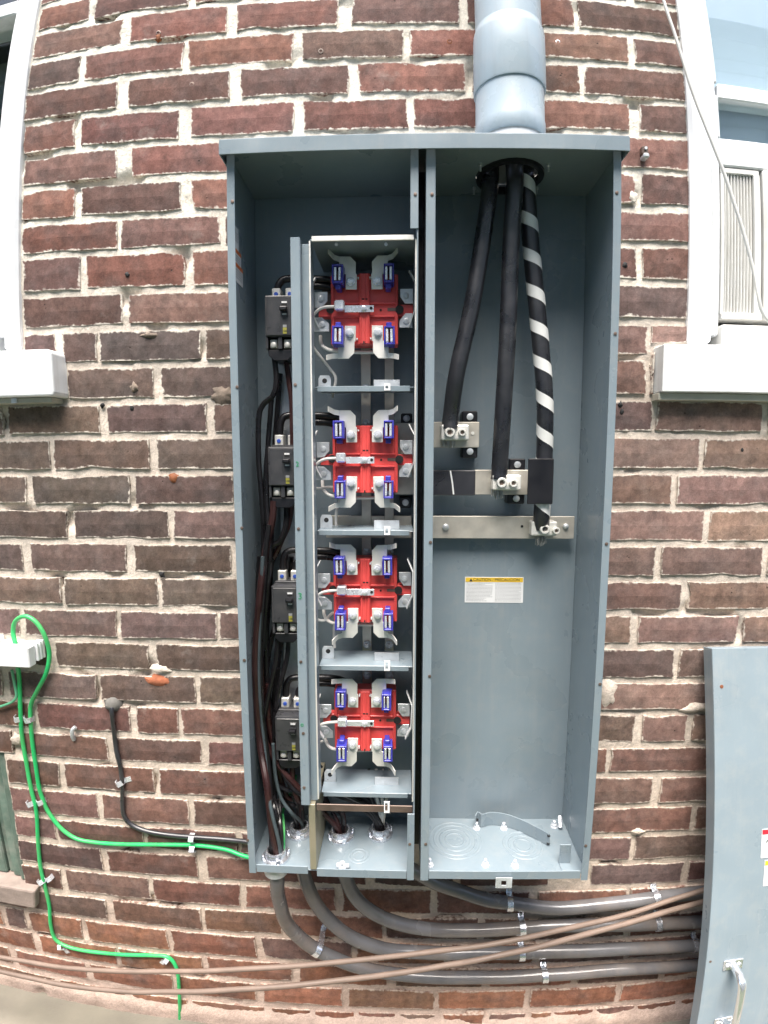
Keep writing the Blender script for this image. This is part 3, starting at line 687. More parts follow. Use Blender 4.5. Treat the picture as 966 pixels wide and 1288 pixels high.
for k, (q_, r_) in enumerate((((-0.5125, -0.0044, 1.6762), 0.006), ((0.4068, -0.0044, 1.6822), 0.008), ((0.4062, -0.0044, 1.4311), 0.006), ((0.4097, -0.0044, 1.4181), 0.006),
                            ((-0.5722, -0.0044, 1.4339), 0.005), ((-0.5123, -0.0044, 1.4287), 0.006), ((-0.4697, -0.0044, 1.1055), 0.007), ((0.6406, -0.0044, 1.3495), 0.005), ((-0.4028, -0.0044, 0.6744), 0.003))):
    hole(q_, r_, 30 + k)
for q_, m_ in (((-0.4572, -0.0030, 2.1383), 'brown_steel'), ((-0.3866, -0.0030, 2.0236), 'brown_steel'), ((-0.1465, -0.0030, 2.0731), 'sandstone'), ((0.0888, -0.0030, 2.0863), 'rust'), ((0.2862, -0.0030, 2.0898), 'galvanised')):
    MB().lathe([(0.005, 0.002), (0.005, -0.0005), (0.003, -0.0008), (0.0025, 0.001)], q_, 'y', 10).build('wall_plug', m_, wall, smooth=True)
lump((-0.4571, -0.0020, 2.1304), 0.008, 0.011, 0.003, 50, 'rust', 'rust_stain', wall)

# ---- windows
def box_of(name, m_, parent, boxes, bevel=0.0012):
    b = MB()
    for q_ in boxes: b.box(*q_)
    return b.build(name, m_, parent, bevel)

wl = thing('sash_window', 'white framed window above a thick white sill beside the small plain brick strip', 'window', (-1.24, 0.02, WIN_L[2]))
x1 = WIN_L[1]; zb_, zt_ = WIN_L[2] + 0.03, WIN_L[3]
box_of('casing', 'vinyl_white', wl, [(x1 - 0.030, x1 + 0.004, -0.012, 0.1, zb_, zt_), (WIN_L[0], WIN_L[0] + 0.03, -0.012, 0.1, zb_, zt_), (WIN_L[0] + 0.03, x1 - 0.03, -0.012, 0.1, zt_ - 0.05, zt_)], 0.006)
box_of('sash', 'vinyl_white', wl, [(x1 - 0.058, x1 - 0.031, 0.004, 0.09, zb_ + 0.03, zt_ - 0.05), (WIN_L[0] + 0.031, WIN_L[0] + 0.058, 0.004, 0.09, zb_ + 0.03, zt_ - 0.05), (WIN_L[0] + 0.058, x1 - 0.058, 0.004, 0.09, zb_ + 0.0, zb_ + 0.055), (WIN_L[0] + 0.058, x1 - 0.058, 0.004, 0.09, zb_ + 0.72, zb_ + 0.76)], 0.004)
box_of('glass', 'window_glass', wl, [(WIN_L[0] + 0.055, x1 - 0.055, 0.05, 0.054, zb_ + 0.05, zt_ - 0.05)], 0)
for k in range(5):
    box_of('blind_slat', 'brown_steel', wl, [(WIN_L[0] + 0.06, x1 - 0.06, 0.07, 0.085, zb_ + 0.06 + 0.018 * k, zb_ + 0.064 + 0.018 * k)], 0)
sl = MB().prism([(WIN_L[0] - 0.06, zr(-0.722)), (-0.652, zr(-0.722)), (-0.643, zr(-0.728)), (-0.641, zr(-0.800)), (-0.6435, zr(-0.808)), (WIN_L[0] - 0.06, zr(-0.808))], -0.043, 0.06).build('sill', 'white_paint', wl, 0.0035, seg=2)
box_of('drip', 'sill_drip', sl, [(WIN_L[0] - 0.05, -0.655, -0.030, 0.05, zr(-0.8185), zr(-0.8085))], 0.001)
box_of('weep_clip', 'galvanised', sl, [(-0.735, -0.727, -0.034, -0.0305, zr(-0.8185), zr(-0.8095)), (-0.7268, -0.724, -0.034, -0.0305, zr(-0.8185), zr(-0.8095))], 0)
box_of('room', 'room_dark', wl, [(WIN_L[0] - 0.3, x1 + 0.2, 0.9, 0.95, zb_ - 0.1, zt_), (WIN_L[0] - 0.3, x1 + 0.2, 0.33, 0.9, zb_ - 0.15, zb_ - 0.1), (WIN_L[0] - 0.35, WIN_L[0] - 0.3, 0.33, 0.95, zb_ - 0.1, zt_), (x1 + 0.2, x1 + 0.25, 0.33, 0.95, zb_ - 0.1, zt_), (WIN_L[0] - 0.3, x1 + 0.2, 0.33, 0.95, zt_, zt_ + 0.05)], 0)

wr = thing('sash_window', 'white double hung window with a pleated side panel and white sill beside the cabinet', 'window', (1.0, 0.02, WIN_R[2]))
x0 = WIN_R[0]; zb_, zt_ = WIN_R[2] + 0.03, WIN_R[3]
box_of('casing', 'vinyl_white', wr, [(x0 - 0.004, x0 + 0.040, -0.012, 0.1, zb_, zt_), (WIN_R[1] - 0.04, WIN_R[1], -0.012, 0.1, zb_, zt_), (x0 + 0.04, WIN_R[1] - 0.04, -0.012, 0.1, zt_ - 0.05, zt_)], 0.006)
box_of('stop', 'vinyl_white', wr, [(x0 + 0.041, x0 + 0.058, 0.006, 0.09, zb_ + 0.02, zt_ - 0.05), (x0 + 0.0585, x0 + 0.068, 0.016, 0.09, zb_ + 0.02, zt_ - 0.05)], 0.003)
GX0, GX1 = x0 + 0.0685, WIN_R[1] - 0.05
rail = zr((-0.2174))
us = box_of('upper_sash', 'vinyl_white', wr, [(GX0, GX0 + 0.012, 0.028, 0.075, rail + 0.017, zt_ - 0.05), (GX0 + 0.012, GX1, 0.028, 0.075, rail - 0.012, rail + 0.017)], 0.003)
box_of('glass', 'window_glass', us, [(GX0 + 0.010, GX1, 0.048, 0.052, rail + 0.015, zt_ - 0.05)], 0)
lo_t, lo_b = zr((-0.3186)), zr((-0.3732))
ls = box_of('lower_sash', 'vinyl_white', wr, [(GX0, GX1, 0.022, 0.06, lo_b, lo_t), (GX0, GX0 + 0.008, 0.022, 0.06, lo_t, rail - 0.013), (GX0 + 0.008, GX1, 0.024, 0.06, rail - 0.018, rail - 0.0125)], 0.003)
box_of('glass', 'window_glass', ls, [(GX0 + 0.006, GX1, 0.038, 0.042, lo_t - 0.002, rail - 0.016)], 0)
box_of('sky_reflection_sheet', 'sky_reflection_tint', wr, [(GX0 + 0.005, GX1, 0.0765, 0.079, lo_t, zt_ - 0.05)], 0)  # added sheet; its colour imitates bright sky reflected in the glass
wsill = MB().prism([(0.4665, zr(-0.722)), (WIN_R[1] + 0.05, zr(-0.722)), (WIN_R[1] + 0.05, zr(-0.806)), (0.4665, zr(-0.806))], -0.036, 0.06).build('sill', 'white_paint', wr, 0.002, seg=2)
box_of('drip', 'sill_drip', wsill, [(0.4655, WIN_R[1] + 0.04, -0.026, 0.05, zr(-0.8195), zr(-0.8065))], 0.001)
box_of('inner_sill', 'beige_vinyl', wr, [(GX0 - 0.0005, GX1, 0.004, 0.095, zb_ - 0.006, zr((-0.6764)))], 0.002)
box_of('room', 'room_dark', wr, [(x0 - 0.2, WIN_R[1] + 0.2, 0.9, 0.95, zb_ - 0.1, zt_), (x0 - 0.2, WIN_R[1] + 0.2, 0.33, 0.9, zb_ - 0.15, zb_ - 0.1), (x0 - 0.25, x0 - 0.2, 0.33, 0.95, zb_ - 0.1, zt_), (WIN_R[1] + 0.2, WIN_R[1] + 0.25, 0.33, 0.95, zb_ - 0.1, zt_), (x0 - 0.2, WIN_R[1] + 0.2, 0.33, 0.95, zt_, zt_ + 0.05)], 0)
MB().prism([(0.4617, zr(-0.735)), (0.4645, zr(-0.731)), (0.4645, zr(-0.766)), (0.4617, zr(-0.772))], -0.008, 0.02).build('brick_sliver', 'brick', wall, 0.001).color = (0.27, 0.19, 0.16, 1)
MB().prism([(0.4617, zr(-0.776)), (0.4645, zr(-0.770)), (0.4645, zr(-0.803)), (0.4617, zr(-0.806))], -0.006, 0.02).build('brick_sliver', 'brick', wall, 0.001).color = (0.25, 0.17, 0.14, 1)

# window air conditioner with its pleated side curtain, held under the raised sash
ac = thing('window_air_conditioner', 'beige window air conditioner with pleated filler panel under the raised sash', 'air conditioner', (0.8, 0.05, zb_))
ax0, ax1 = 0.6101, 0.6680
az0, az1 = zr((-0.6511)), zr((-0.3857))
pl = MB()
npl = 9
for k in range(npl):
    a = ax0 + (ax1 - ax0) * k / npl; b = ax0 + (ax1 - ax0) * (k + 1) / npl
    w = b - a; pr_ = [(a, 0.046), (a + 0.22 * w, 0.030), (a + 0.40 * w, 0.027), (a + 0.62 * w, 0.027), (a + 0.78 * w, 0.032), (b, 0.046), (b, 0.05), (a, 0.05)]
    pl = MB().add([(x, y, az0) for x, y in pr_] + [(x, y, az1) for x, y in pr_], [tuple(range(7, -1, -1)), tuple(range(8, 16))] + [(i, (i + 1) % 8, (i + 1) % 8 + 8, i + 8) for i in range(8)])
    pl.build('pleat', 'beige_vinyl', ac)
box_of('curtain_frame', 'beige_vinyl', ac, [(ax0 - 0.008, ax1 + 0.014, 0.024, 0.05, az1, az1 + 0.010), (ax0 - 0.008, ax1 + 0.014, 0.018, 0.05, az0 - 0.012, az0), (ax1 + 0.001, ax1 + 0.014, 0.022, 0.05, az0, az1), (ax0 - 0.008, ax0 - 0.001, 0.024, 0.05, az0, az1)], 0.001)
box_of('side_panel', 'beige_vinyl', ac, [(ax1 + 0.019, ax1 + 0.4, 0.018, 0.3, az0 - 0.012, az1 + 0.012)], 0.004)
for k in range(4):
    z_ = az0 + (az1 - az0) * (0.25 + 0.22 * k)
    box_of('vent_slot', 'hole_dark', ac, [(ax1 + 0.0155, ax1 + 0.0188, 0.03, 0.05, z_, z_ + 0.012)], 0)

# cellar window, old green frame
cw = thing('cellar_window', 'old weathered green wooden cellar window frame low in the brick wall', 'window', (-1.15, 0.03, 0.36))
cx1 = CELL[1]
for k, (a, b, y_) in enumerate(((cx1 - 0.020, cx1 + 0.001, 0.006), (cx1 - 0.046, cx1 - 0.0215, 0.016), (cx1 - 0.064, cx1 - 0.048, 0.026), (cx1 - 0.10, cx1 - 0.066, 0.020))):
    box_of('frame_board', 'old_green_paint', cw, [(a, b, y_, 0.1, 0.372, 0.712)], 0.003)
box_of('frame_head', 'old_green_paint', cw, [(CELL[0], cx1 - 0.1005, 0.02, 0.1, 0.66, 0.712)], 0.003)
box_of('pane', 'window_glass', cw, [(CELL[0] + 0.02, cx1 - 0.1005, 0.06, 0.064, 0.372, 0.66)], 0)
box_of('room', 'room_dark', cw, [(CELL[0] - 0.1, cx1 + 0.1, 0.6, 0.62, 0.3, 0.75)], 0)
MB().prism([(CELL[0] - 0.03, 0.371), (-0.8186, 0.371), (-0.8287, 0.318), (CELL[0] - 0.03, 0.318)], -0.022, 0.09).build('stone_sill', 'sandstone', cw, 0.005, seg=2)

# ================================================================ the meter cabinet
YF, YB = -0.160, -0.010
XL, XM0, XM1, XR = -0.268, 0.027, 0.0385, 0.334
ZT, ZB = zr(-0.457), zr(-1.6575)
T = 0.002
cab = thing('meter_cabinet', 'tall grey steel meter cabinet standing open with its covers off, fixed to the brick wall', 'meter cabinet', (0.033, -0.08, ZB))

def part(name, m_, boxes, parent=None, bevel=0.0006):
    return box_of(name, m_, parent or cab, boxes, bevel)

bl = part('back_panel', 'grey_paint', [(XL + T, XM0 - T, YB, YB + T, ZB + T, ZT)])
br = part('back_panel', 'grey_paint', [(XM1 + T, XR - T, YB, YB + T, ZB + T, ZT)])
sL = part('side_panel', 'grey_paint', [(XL, XL + T, YF, YB + T, ZB, ZT)])
sM0 = part('side_panel', 'grey_paint', [(XM0 - T, XM0, YF, YB + T, ZB, ZT)])
sM1 = part('side_panel', 'grey_paint', [(XM1, XM1 + T, YF, YB + T, ZB, ZT)])
sR = part('side_panel', 'grey_paint', [(XR - T, XR, YF, YB + T, ZB, ZT)])
part('gap_shade_strip', 'black_plastic', [(XM0 + 0.0005, XM1 - 0.0005, -0.09, -0.012, ZB + 0.01, ZT)], None, 0)  # black strip put in as the deep shade between the two boxes
# floors with up-turned front lips
FZ = ZB + 0.006
fL = part('floor_panel', 'grey_paint', [(XL + T, XM0 - T, YF + 0.004, YB, FZ - T, FZ)])
fR = part('floor_panel', 'grey_paint', [(XM1 + T, XR - T, YF + 0.004, YB, FZ - T, FZ)])
part('front_lip', 'grey_paint', [(XL + 0.0126, zr(0) * 0 - 0.1625, YF, YF + T, ZB, ZB + 0.0155)], fL)
part('front_lip', 'grey_paint', [(-0.1465, XM0 - 0.0126, YF, YF + T, ZB - 0.004, ZB + 0.0125)], fL)
part('front_lip', 'grey_paint', [(XM1 + 0.0146, XR - 0.0126, YF, YF + T, ZB - 0.003, ZB + 0.0135)], fR)
# front flanges
f1 = part('front_flange', 'grey_paint', [(XL, XL + 0.0122, YF - T, YF, ZB - 0.001, ZT)], sL)
f2 = part('front_flange', 'grey_paint', [(XM0 - 0.0122, XM0, YF - T, YF, zr(-0.577), ZT)], sM0)
f3 = part('front_flange', 'grey_paint', [(XM0 - 0.0122, XM0, YF - T, YF, ZB - 0.005, zr(-1.531))], sM0)
f4 = part('front_flange', 'grey_paint', [(XM1, XM1 + 0.0142, YF - T, YF, ZB - 0.005, ZT)], sM1)
f5 = part('front_flange', 'grey_paint', [(XR - 0.0122, XR, YF - T, YF, ZB - 0.005, ZT)], sR)
def screws(fl, pts, dark=True):
    for q_ in pts:
        MB().lathe([(0.0026, 0.0), (0.0026, -0.0009), (0.0012, -0.0012)], (q_[0], YF - T - 0.0001, q_[2]), 'y', 10).build('screw', 'brown_steel' if dark else 'galvanised', fl, smooth=True)
screws(f1, [(-0.2591, -0.1620, 1.7262), (-0.2574, -0.1620, 1.4447), (-0.2563, -0.1620, 1.2214), (-0.2596, -0.1620, 0.9993), (-0.2677, -0.1620, 0.6660)])
screws(f2, [(0.0222, -0.1620, 1.7304)])
screws(f3, [(0.0193, -0.1620, 0.6679)])
screws(f4, [(0.0474, -0.1620, 1.7301), (0.0490, -0.1620, 1.1995), (0.0499, -0.1620, 0.9762), (0.0469, -0.1620, 0.6685)])
screws(f5, [(0.3267, -0.1620, 1.7341), (0.3286, -0.1620, 1.5234), (0.3283, -0.1620, 1.1981), (0.3300, -0.1620, 0.9645), (0.3250, -0.1620, 0.6661)])
# top sheet and rain hood
CH = (0.181, -0.078)                         # conduit hub centre
def top_sheet():
    seg = 28; r = 0.056
    V, F = [], []
    ring = [(CH[0] + r * math.cos(2 * math.pi * k / seg), CH[1] + r * math.sin(2 * math.pi * k / seg)) for k in range(seg)]
    x0, x1, y0, y1 = XM1, XR, YF, YB + T
    out = []
    for (x, y) in ring:
        dx, dy = x - CH[0], y - CH[1]
        t = min(((x1 if dx > 0 else x0) - CH[0]) / dx if abs(dx) > 1e-9 else 9e9, ((y1 if dy > 0 else y0) - CH[1]) / dy if abs(dy) > 1e-9 else 9e9)
        out.append((CH[0] + dx * t, CH[1] + dy * t))
    for z in (ZT, ZT + T):
        V += [(x, y, z) for x, y in ring] + [(x, y, z) for x, y in out]
    n2 = 2 * seg
    for k in range(seg):
        j = (k + 1) % seg
        F += [(k, j, seg + j, seg + k), (n2 + k, n2 + seg + k, n2 + seg + j, n2 + j), (k, n2 + k, n2 + j, j)]
    for (cx, cy) in ((x0, y0), (x1, y0), (x1, y1), (x0, y1)):
        best = sorted(range(seg), key=lambda k: (out[k][0] - cx) ** 2 + (out[k][1] - cy) ** 2)[:1][0]
        a, b = (best, (best + 1) % seg)
        for z_i in (0, n2):
            i0 = len(V); V.append((cx, cy, ZT + (T if z_i else 0)))
            for a, b in ((best, (best + 1) % seg), ((best - 1) % seg, best)):
                F.append((z_i + seg + a, z_i + seg + b, i0))
    MB().add(V, F).build('top_panel', 'grey_paint', cab)
    part('top_panel', 'grey_paint', [(XL, XM0, YF, YB + T, ZT, ZT + T)])
top_sheet()
part('rain_hood', 'grey_paint', [(XL - 0.007, XR + 0.007, -0.178, -0.176, zr(-0.4675), zr(-0.4445)), (XL - 0.007, XL - 0.005, -0.1755, -0.004, zr(-0.4675), zr(-0.4455)), (XR + 0.005, XR + 0.007, -0.1755, -0.004, zr(-0.4675), zr(-0.4455)),
                                 (XL - 0.007, CH[0] - 0.057, -0.1755, -0.004, zr(-0.4445), zr(-0.4425)), (CH[0] + 0.057, XR + 0.007, -0.1755, -0.004, zr(-0.4445), zr(-0.4425)), (CH[0] - 0.057, CH[0] + 0.057, -0.1755, CH[1] - 0.057, zr(-0.4445), zr(-0.4425)), (CH[0] - 0.057, CH[0] + 0.057, CH[1] + 0.057, -0.004, zr(-0.4445), zr(-0.4425))], None, 0.0008)
# bushing ring round the conduit opening, small screws of the hub
bush = MB().lathe([(0.0555, 0.0), (0.0555, -0.004), (0.051, -0.005), (0.047, -0.004), (0.047, 0.006), (0.0555, 0.006)], (CH[0], CH[1], ZT - 0.001), 'z', 32, False).build('conduit_bushing', 'black_plastic', cab, smooth=True)
for a in (35, 145, 215, 325):
    MB().lathe([(0.003, 0.0), (0.003, -0.004), (0.0016, -0.005), (0.0016, -0.012)], (CH[0] + 0.066 * math.cos(R(a)), CH[1] + 0.066 * math.sin(R(a)), ZT), 'z', 8).build('hub_screw', 'galvanised', cab, smooth=True)

# divider post between breakers and meters
post = part('divider_post', 'grey_paint', [(-0.1702, -0.1555, YF - T, YF, zr(-1.519), zr(-0.587)), (-0.1575, -0.1555, YF, YF + 0.012, zr(-1.519), zr(-0.587)), (-0.1554, -0.1435, YF + 0.012, YF + 0.014, zr(-1.519), zr(-0.592))])
screws(post, [(-0.1654, -0.1620, 1.4477), (-0.1645, -0.1620, 1.2205), (-0.1648, -0.1620, 0.9981), (-0.1635, -0.1620, 0.8717), (-0.1644, -0.1620, 0.7719)])
for s_, q_, sz in (('2', (-0.1644, -0.1624, 1.3238), 0.011), ('3', (-0.1639, -0.1624, 1.1091), 0.015), ('o', (-0.1651, -0.1624, 0.8876), 0.011)):
    MB().text(s_, sz, q_, depth=0.0002).build('marker_figure', 'ink_green', post)
part('corner_post', 'olive_steel', [(-0.1585, -0.1472, YF + 0.002, -0.03, ZB + 0.008, zr(-1.520))], None, 0.0008)

# meter compartment frame
mf = part('meter_frame', 'grey_paint', [(-0.1434, -0.1414, -0.148, -0.121, zr(-1.515), zr(-0.588)), (0.0228, 0.0248, -0.150, -0.121, zr(-1.515), zr(-0.588)), (-0.1414, 0.0228, -0.152, -0.012, zr(-0.5885), zr(-0.5865))])
part('frame_lip', 'tinned', [(-0.1385, 0.0205, -0.156, -0.1525, zr(-0.5912), zr(-0.5835))], mf)
part('frame_edge', 'tinned', [(-0.1436, -0.1412, -0.1495, -0.1483, zr(-1.515), zr(-0.588))], mf, 0)
part('frame_edge', 'tinned', [(0.0226, 0.0250, -0.1515, -0.1503, zr(-1.515), zr(-0.588))], mf, 0)
for q_ in [(-0.1010, -0.1530, 1.6637), (-0.0225, -0.1530, 1.6626)]:
    MB().lathe([(0.0028, 0.0), (0.0028, -0.002)], (q_[0], -0.1465, q_[2]), 'y', 8).build('screw', 'galvanised', mf)
MB().prism([(-0.1400, zr(-0.66)), (0.022, zr(-0.66)), (0.022, zr(-0.63)), (-0.14, zr(-0.63))], -0.040, -0.038).build('cross_rail', 'brown_steel', cab)

# bus bars behind the sockets
for a, b in ((454, 466), (484.5, 496)):
    xa, xb = -0.0721 if a == 454 else -0.0279, -0.0547 if a == 454 else -0.0113
    bb = part('bus_bar', 'aluminium_bar', [(xa, xb, -0.036, -0.033, zr(-1.44), zr(-0.66))], None, 0.0006)
    for z_ in (zr(-0.862), zr(-1.098), zr(-1.335), zr(-0.800), zr(-1.275)):
        MB().lathe([(0.008, 0.0), (0.008, -0.004), (0.005, -0.0045), (0.005, -0.010), (0.003, -0.011)], ((xa + xb) / 2, -0.0362, z_), 'y', 6).build('bolt', 'galvanised', bb)
neutral = part('neutral_bar', 'aluminium_bar', [(-0.139, 0.0215, -0.033, -0.029, (-1.0717) + Z0, (-1.0303) + Z0), (XM1 + 0.004, 0.3194, -0.033, -0.029, (-1.0717) + Z0, (-1.0303) + Z0)], None, 0.0008)
for q_, r_ in (((0.0842, -0.0340, 1.2063), 0.006), ((0.3035, -0.0340, 1.2086), 0.005)):
    MB().lathe([(r_, 0.0015), (r_, -0.002), (r_ * 0.5, -0.004)], q_, 'y', 12).build('screw', 'galvanised', neutral, smooth=True)
MB().lathe([(0.0025, 0.001), (0.0025, -0.0003)], (0.2239, -0.0335, 1.2082), 'y', 10).build('hole', 'hole_dark', neutral)

def lug(parent, c, w=0.046, h=0.026, y0=-0.036, depth=0.020):
    """two-screw mechanical lug, c = centre (x,z) of the block's face"""
    x, z = c
    b = MB().box(x - w / 2, x + w / 2, y0 - depth, y0, z - h / 2, z + h / 2).build('lug', 'tinned', parent, 0.0025, seg=2)
    return b
def lug_screw(par, q_, r_, y0):
    MB().lathe([(r_, 0.0), (r_, -0.006), (r_ * 0.86, -0.0075), (r_ * 0.58, -0.0075), (r_ * 0.52, -0.003)], (q_[0], y0, q_[2]), 'y', 16).build('set_screw', 'tinned', par, smooth=True)
    MB().lathe([(r_ * 0.5, 0.0), (r_ * 0.48, -0.0008)], (q_[0], y0 - 0.0025, q_[2]), 'y', 6).build('hex_socket', 'brown_steel', par)
def strands(par, c, w, seed):
    rnd = random.Random(seed); b = MB()
    for k in range(16):
        x = c[0] + rnd.uniform(-w, w); y = c[1] + rnd.uniform(-0.006, 0.006); z = c[2]
        b.tube([(x, y, z + 0.004), (x + rnd.uniform(-0.002, 0.002), y, z - rnd.uniform(0.006, 0.014))], 0.0011, 5, 0)
    b.build('wire_strands', 'copper_strand', par)

busA = part('phase_bar', 'aluminium_bar', [(XM1 + 0.004, 0.1409, -0.046, -0.042, (-0.9054) + Z0, (-0.8603) + Z0)], None, 0.001)
lA = lug(cab, (0.0955, (-0.8798) + Z0), 0.048, 0.027, -0.0465, 0.024)
lug_screw(lA, (0.0858, -0.0700, 1.3772), 0.0090, -0.0705); lug_screw(lA, (0.1072, -0.0700, 1.3772), 0.0068, -0.0705)
strands(lA, (0.0857, -0.0580, 1.3625), 0.012, 1)
MB().lathe([(0.003, 0.0), (0.003, -0.001)], (0.1290, -0.0462, 1.3768), 'y', 10).build('rivet', 'tinned', busA)
def insulator(q0, q1, name='insulator'):
    b = MB().box(q0[0], q1[0], -0.041, -0.0105, q1[2], q0[2]).build(name, 'black_plastic', cab, 0.002)
    c = ((q0[0] + q1[0]) / 2, -0.0411, (q0[2] + q1[2]) / 2)
    MB().lathe([(0.006, 0.0), (0.006, -0.003), (0.003, -0.004)], c, 'y', 12).build('screw', 'galvanised', b, smooth=True)
insulator((0.1107, -0.0410, 1.4164), (0.1379, -0.0410, 1.3953)); insulator((0.1116, -0.0410, 1.3558), (0.1390, -0.0410, 1.3331))
insulator((0.1960, -0.0410, 1.3317), (0.2250, -0.0410, 1.3103)); insulator((0.1947, -0.0410, 1.2701), (0.2253, -0.0410, 1.2500))
insulator((0.0015, -0.0410, 1.4124), (0.0215, -0.0410, 1.3941)); insulator((-0.0009, -0.0410, 1.2625), (0.0209, -0.0410, 1.2422))
busB = part('phase_bar', 'aluminium_bar', [(0.1340, 0.2296, -0.046, -0.042, (-0.9897) + Z0, (-0.9453) + Z0)], None, 0.001)
part('tape_wrap', 'black_jacket', [(XM1 + 0.004, 0.1354, -0.0475, -0.0415, (-0.9913) + Z0, (-0.9460) + Z0)], busB, 0.0015)
MB().strip([(0.0902, -0.0479, 1.3104), (0.0940, -0.0479, 1.2890), (0.0965, -0.0479, 1.2676)], 0.0026, 0.0005, (1, 0, 0)).build('tape_edge', 'white_tape', busB)
lB = lug(cab, (0.1869, (-0.9667) + Z0), 0.050, 0.027, -0.0465, 0.024)
lug_screw(lB, (0.1772, -0.0700, 1.2903), 0.0092, -0.0705); lug_screw(lB, (0.1973, -0.0700, 1.2896), 0.0074, -0.0705)
strands(lB, (0.1714, -0.0580, 1.2741), 0.010, 2)
part('shield', 'black_plastic', [(0.2216, 0.2656, -0.077, -0.074, (-1.0038) + Z0, (-0.9250) + Z0)], None, 0.001)
lC = lug(cab, (0.2587, (-1.0500) + Z0), 0.046, 0.026, -0.0335, 0.022)
lug_screw(lC, (0.2580, -0.0550, 1.2070), 0.0090, -0.0560); lug_screw(lC, (0.2787, -0.0550, 1.2042), 0.0066, -0.0560)
strands(lC, (0.2535, -0.0450, 1.1866), 0.012, 3)
part('socket_plate', 'aluminium_bar', [(-0.0097, 0.0273, -0.052, -0.049, (-0.9894) + Z0, (-0.8620) + Z0)], None, 0.0008)

# caution label on the back panel
c0, c1 = (0.1244, -0.0104, 1.1076), (0.2351, -0.0104, 1.0578)
cl = part('caution_label', 'label_white', [(c0[0], c1[0], -0.0106, -0.0100, c1[2], c0[2])], br, 0)
hd = c0[2] - (c0[2] - c1[2]) * 0.19
part('label_band', 'label_yellow', [(c0[0] + 0.001, c1[0] - 0.001, -0.0110, -0.0107, hd, c0[2] - 0.001)], br, 0)
MB().text('CAUTION / PRECAUCION', 0.0076, ((c0[0] + c1[0]) / 2 + 0.004, -0.0113, (hd + c0[2]) / 2 - 0.0004), depth=0.0001).build('label_heading', 'ink', br)
MB().prism([(c0[0] + 0.008, hd + 0.001), (c0[0] + 0.0145, hd + 0.001), (c0[0] + 0.0112, c0[2] - 0.0022)], -0.0113, -0.0111).build('warning_triangle', 'ink', br)
def small_print(x0, x1, z0, z1, rows, y, parent, rnd, axis='x', name='small_print', m_='ink_grey'):
    b = MB()
    for k in range(rows):
        z = z1 - (z1 - z0) * (k + 0.5) / rows
        x = x0
        end = x1 - (x1 - x0) * (rnd.random() * 0.35 if rnd.random() < 0.35 else 0.02)
        while x < end:
            w = rnd.uniform(0.0015, 0.005); t = min(x + w, end)
            if t - x > 0.0004:
                b.box(x, t, y - 0.0001, y, z - 0.00045, z + 0.00045)
            x = t + 0.0009
    b.build(name, m_, parent)
rp = random.Random(12)
cm = (c0[0] + c1[0]) / 2
small_print(c0[0] + 0.003, cm - 0.002, c1[2] + 0.002, hd - 0.001, 14, -0.0107, br, rp)
small_print(cm + 0.002, c1[0] - 0.003, c1[2] + 0.002, hd - 0.001, 14, -0.0107, br, rp)

# stickers on the inner face of the left side
for (ya, yb, za, zb2, mm) in ((-0.138, -0.112, -0.553, -0.588, 0), (-0.138, -0.100, -0.5885, -0.610, 1), (-0.138, -0.092, -0.6105, -0.640, 1)):
    st = MB().box(XL + T + 0.0001, XL + T + 0.0005, ya, yb, zr(zb2), zr(za)).build('sticker', 'label_white', sL)
    if mm: MB().box(XL + T + 0.0006, XL + T + 0.0008, ya, yb, zr(za) - 0.006, zr(za)).build('sticker_band', 'label_orange', sL)
    b = MB()
    for k in range(4):
        z = zr(za) - 0.010 - 0.004 * k
        if z > zr(zb2) + 0.002: b.box(XL + T + 0.0006, XL + T + 0.0007, ya + 0.004, yb - 0.004, z - 0.0006, z + 0.0006)
    if b.v: b.build('sticker_print', 'ink_grey', sL)

# floor fittings: knock-out rings, studs, brackets
def rings(parent, c, radii):
    for r_ in radii:
        b = MB(); n = 40; V, F = [], []
        for rr, zz in ((r_ - 0.0022, 0), (r_ - 0.0008, 0.0009), (r_ + 0.0008, 0.0009), (r_ + 0.0022, 0)):
            V += [(c[0] + rr * math.cos(2 * math.pi * k / n), c[1] + rr * math.sin(2 * math.pi * k / n), FZ + 0.0001 + zz) for k in range(n)]
        for i in range(3):
            F += [(i * n + k, i * n + (k + 1) % n, (i + 1) * n + (k + 1) % n, (i + 1) * n + k) for k in range(n)]
        b.add(V, F).build('knockout_ring', 'grey_paint', parent, smooth=True)
rings(fR, (0.108, -0.072), (0.018, 0.029, 0.040, 0.049)); rings(fR, (0.235, -0.085), (0.016, 0.026, 0.036))
rings(fL, (-0.075, -0.118), (0.011, 0.018))
for (x, y) in ((0.1535, -0.040), (0.2077, -0.040), (0.056, -0.138), (0.1563, -0.137), (0.209, -0.139), (0.3088, -0.034)):
    MB().lathe([(0.0075, 0), (0.0075, 0.0015), (0.0055, 0.0016), (0.0055, 0.006), (0.0032, 0.0062), (0.0032, 0.013), (0.002, 0.014)], (x, y, FZ), 'z', 8).build('stud', 'bright_zinc', fR)
MB().tube([(0.318, -0.045, FZ + 0.006), (0.321, -0.028, FZ + 0.018)], 0.0042, 10, 0).build('stud', 'bright_zinc', fR)
part('angle_tab', 'grey_paint', [(0.290, 0.310, -0.134, -0.132, FZ, FZ + 0.040), (0.290, 0.310, -0.152, -0.1342, FZ + 0.0002, FZ + 0.0022)], fR, 0.0008)
tab = MB()
tq = (0.1851, -0.1630, 0.5937)
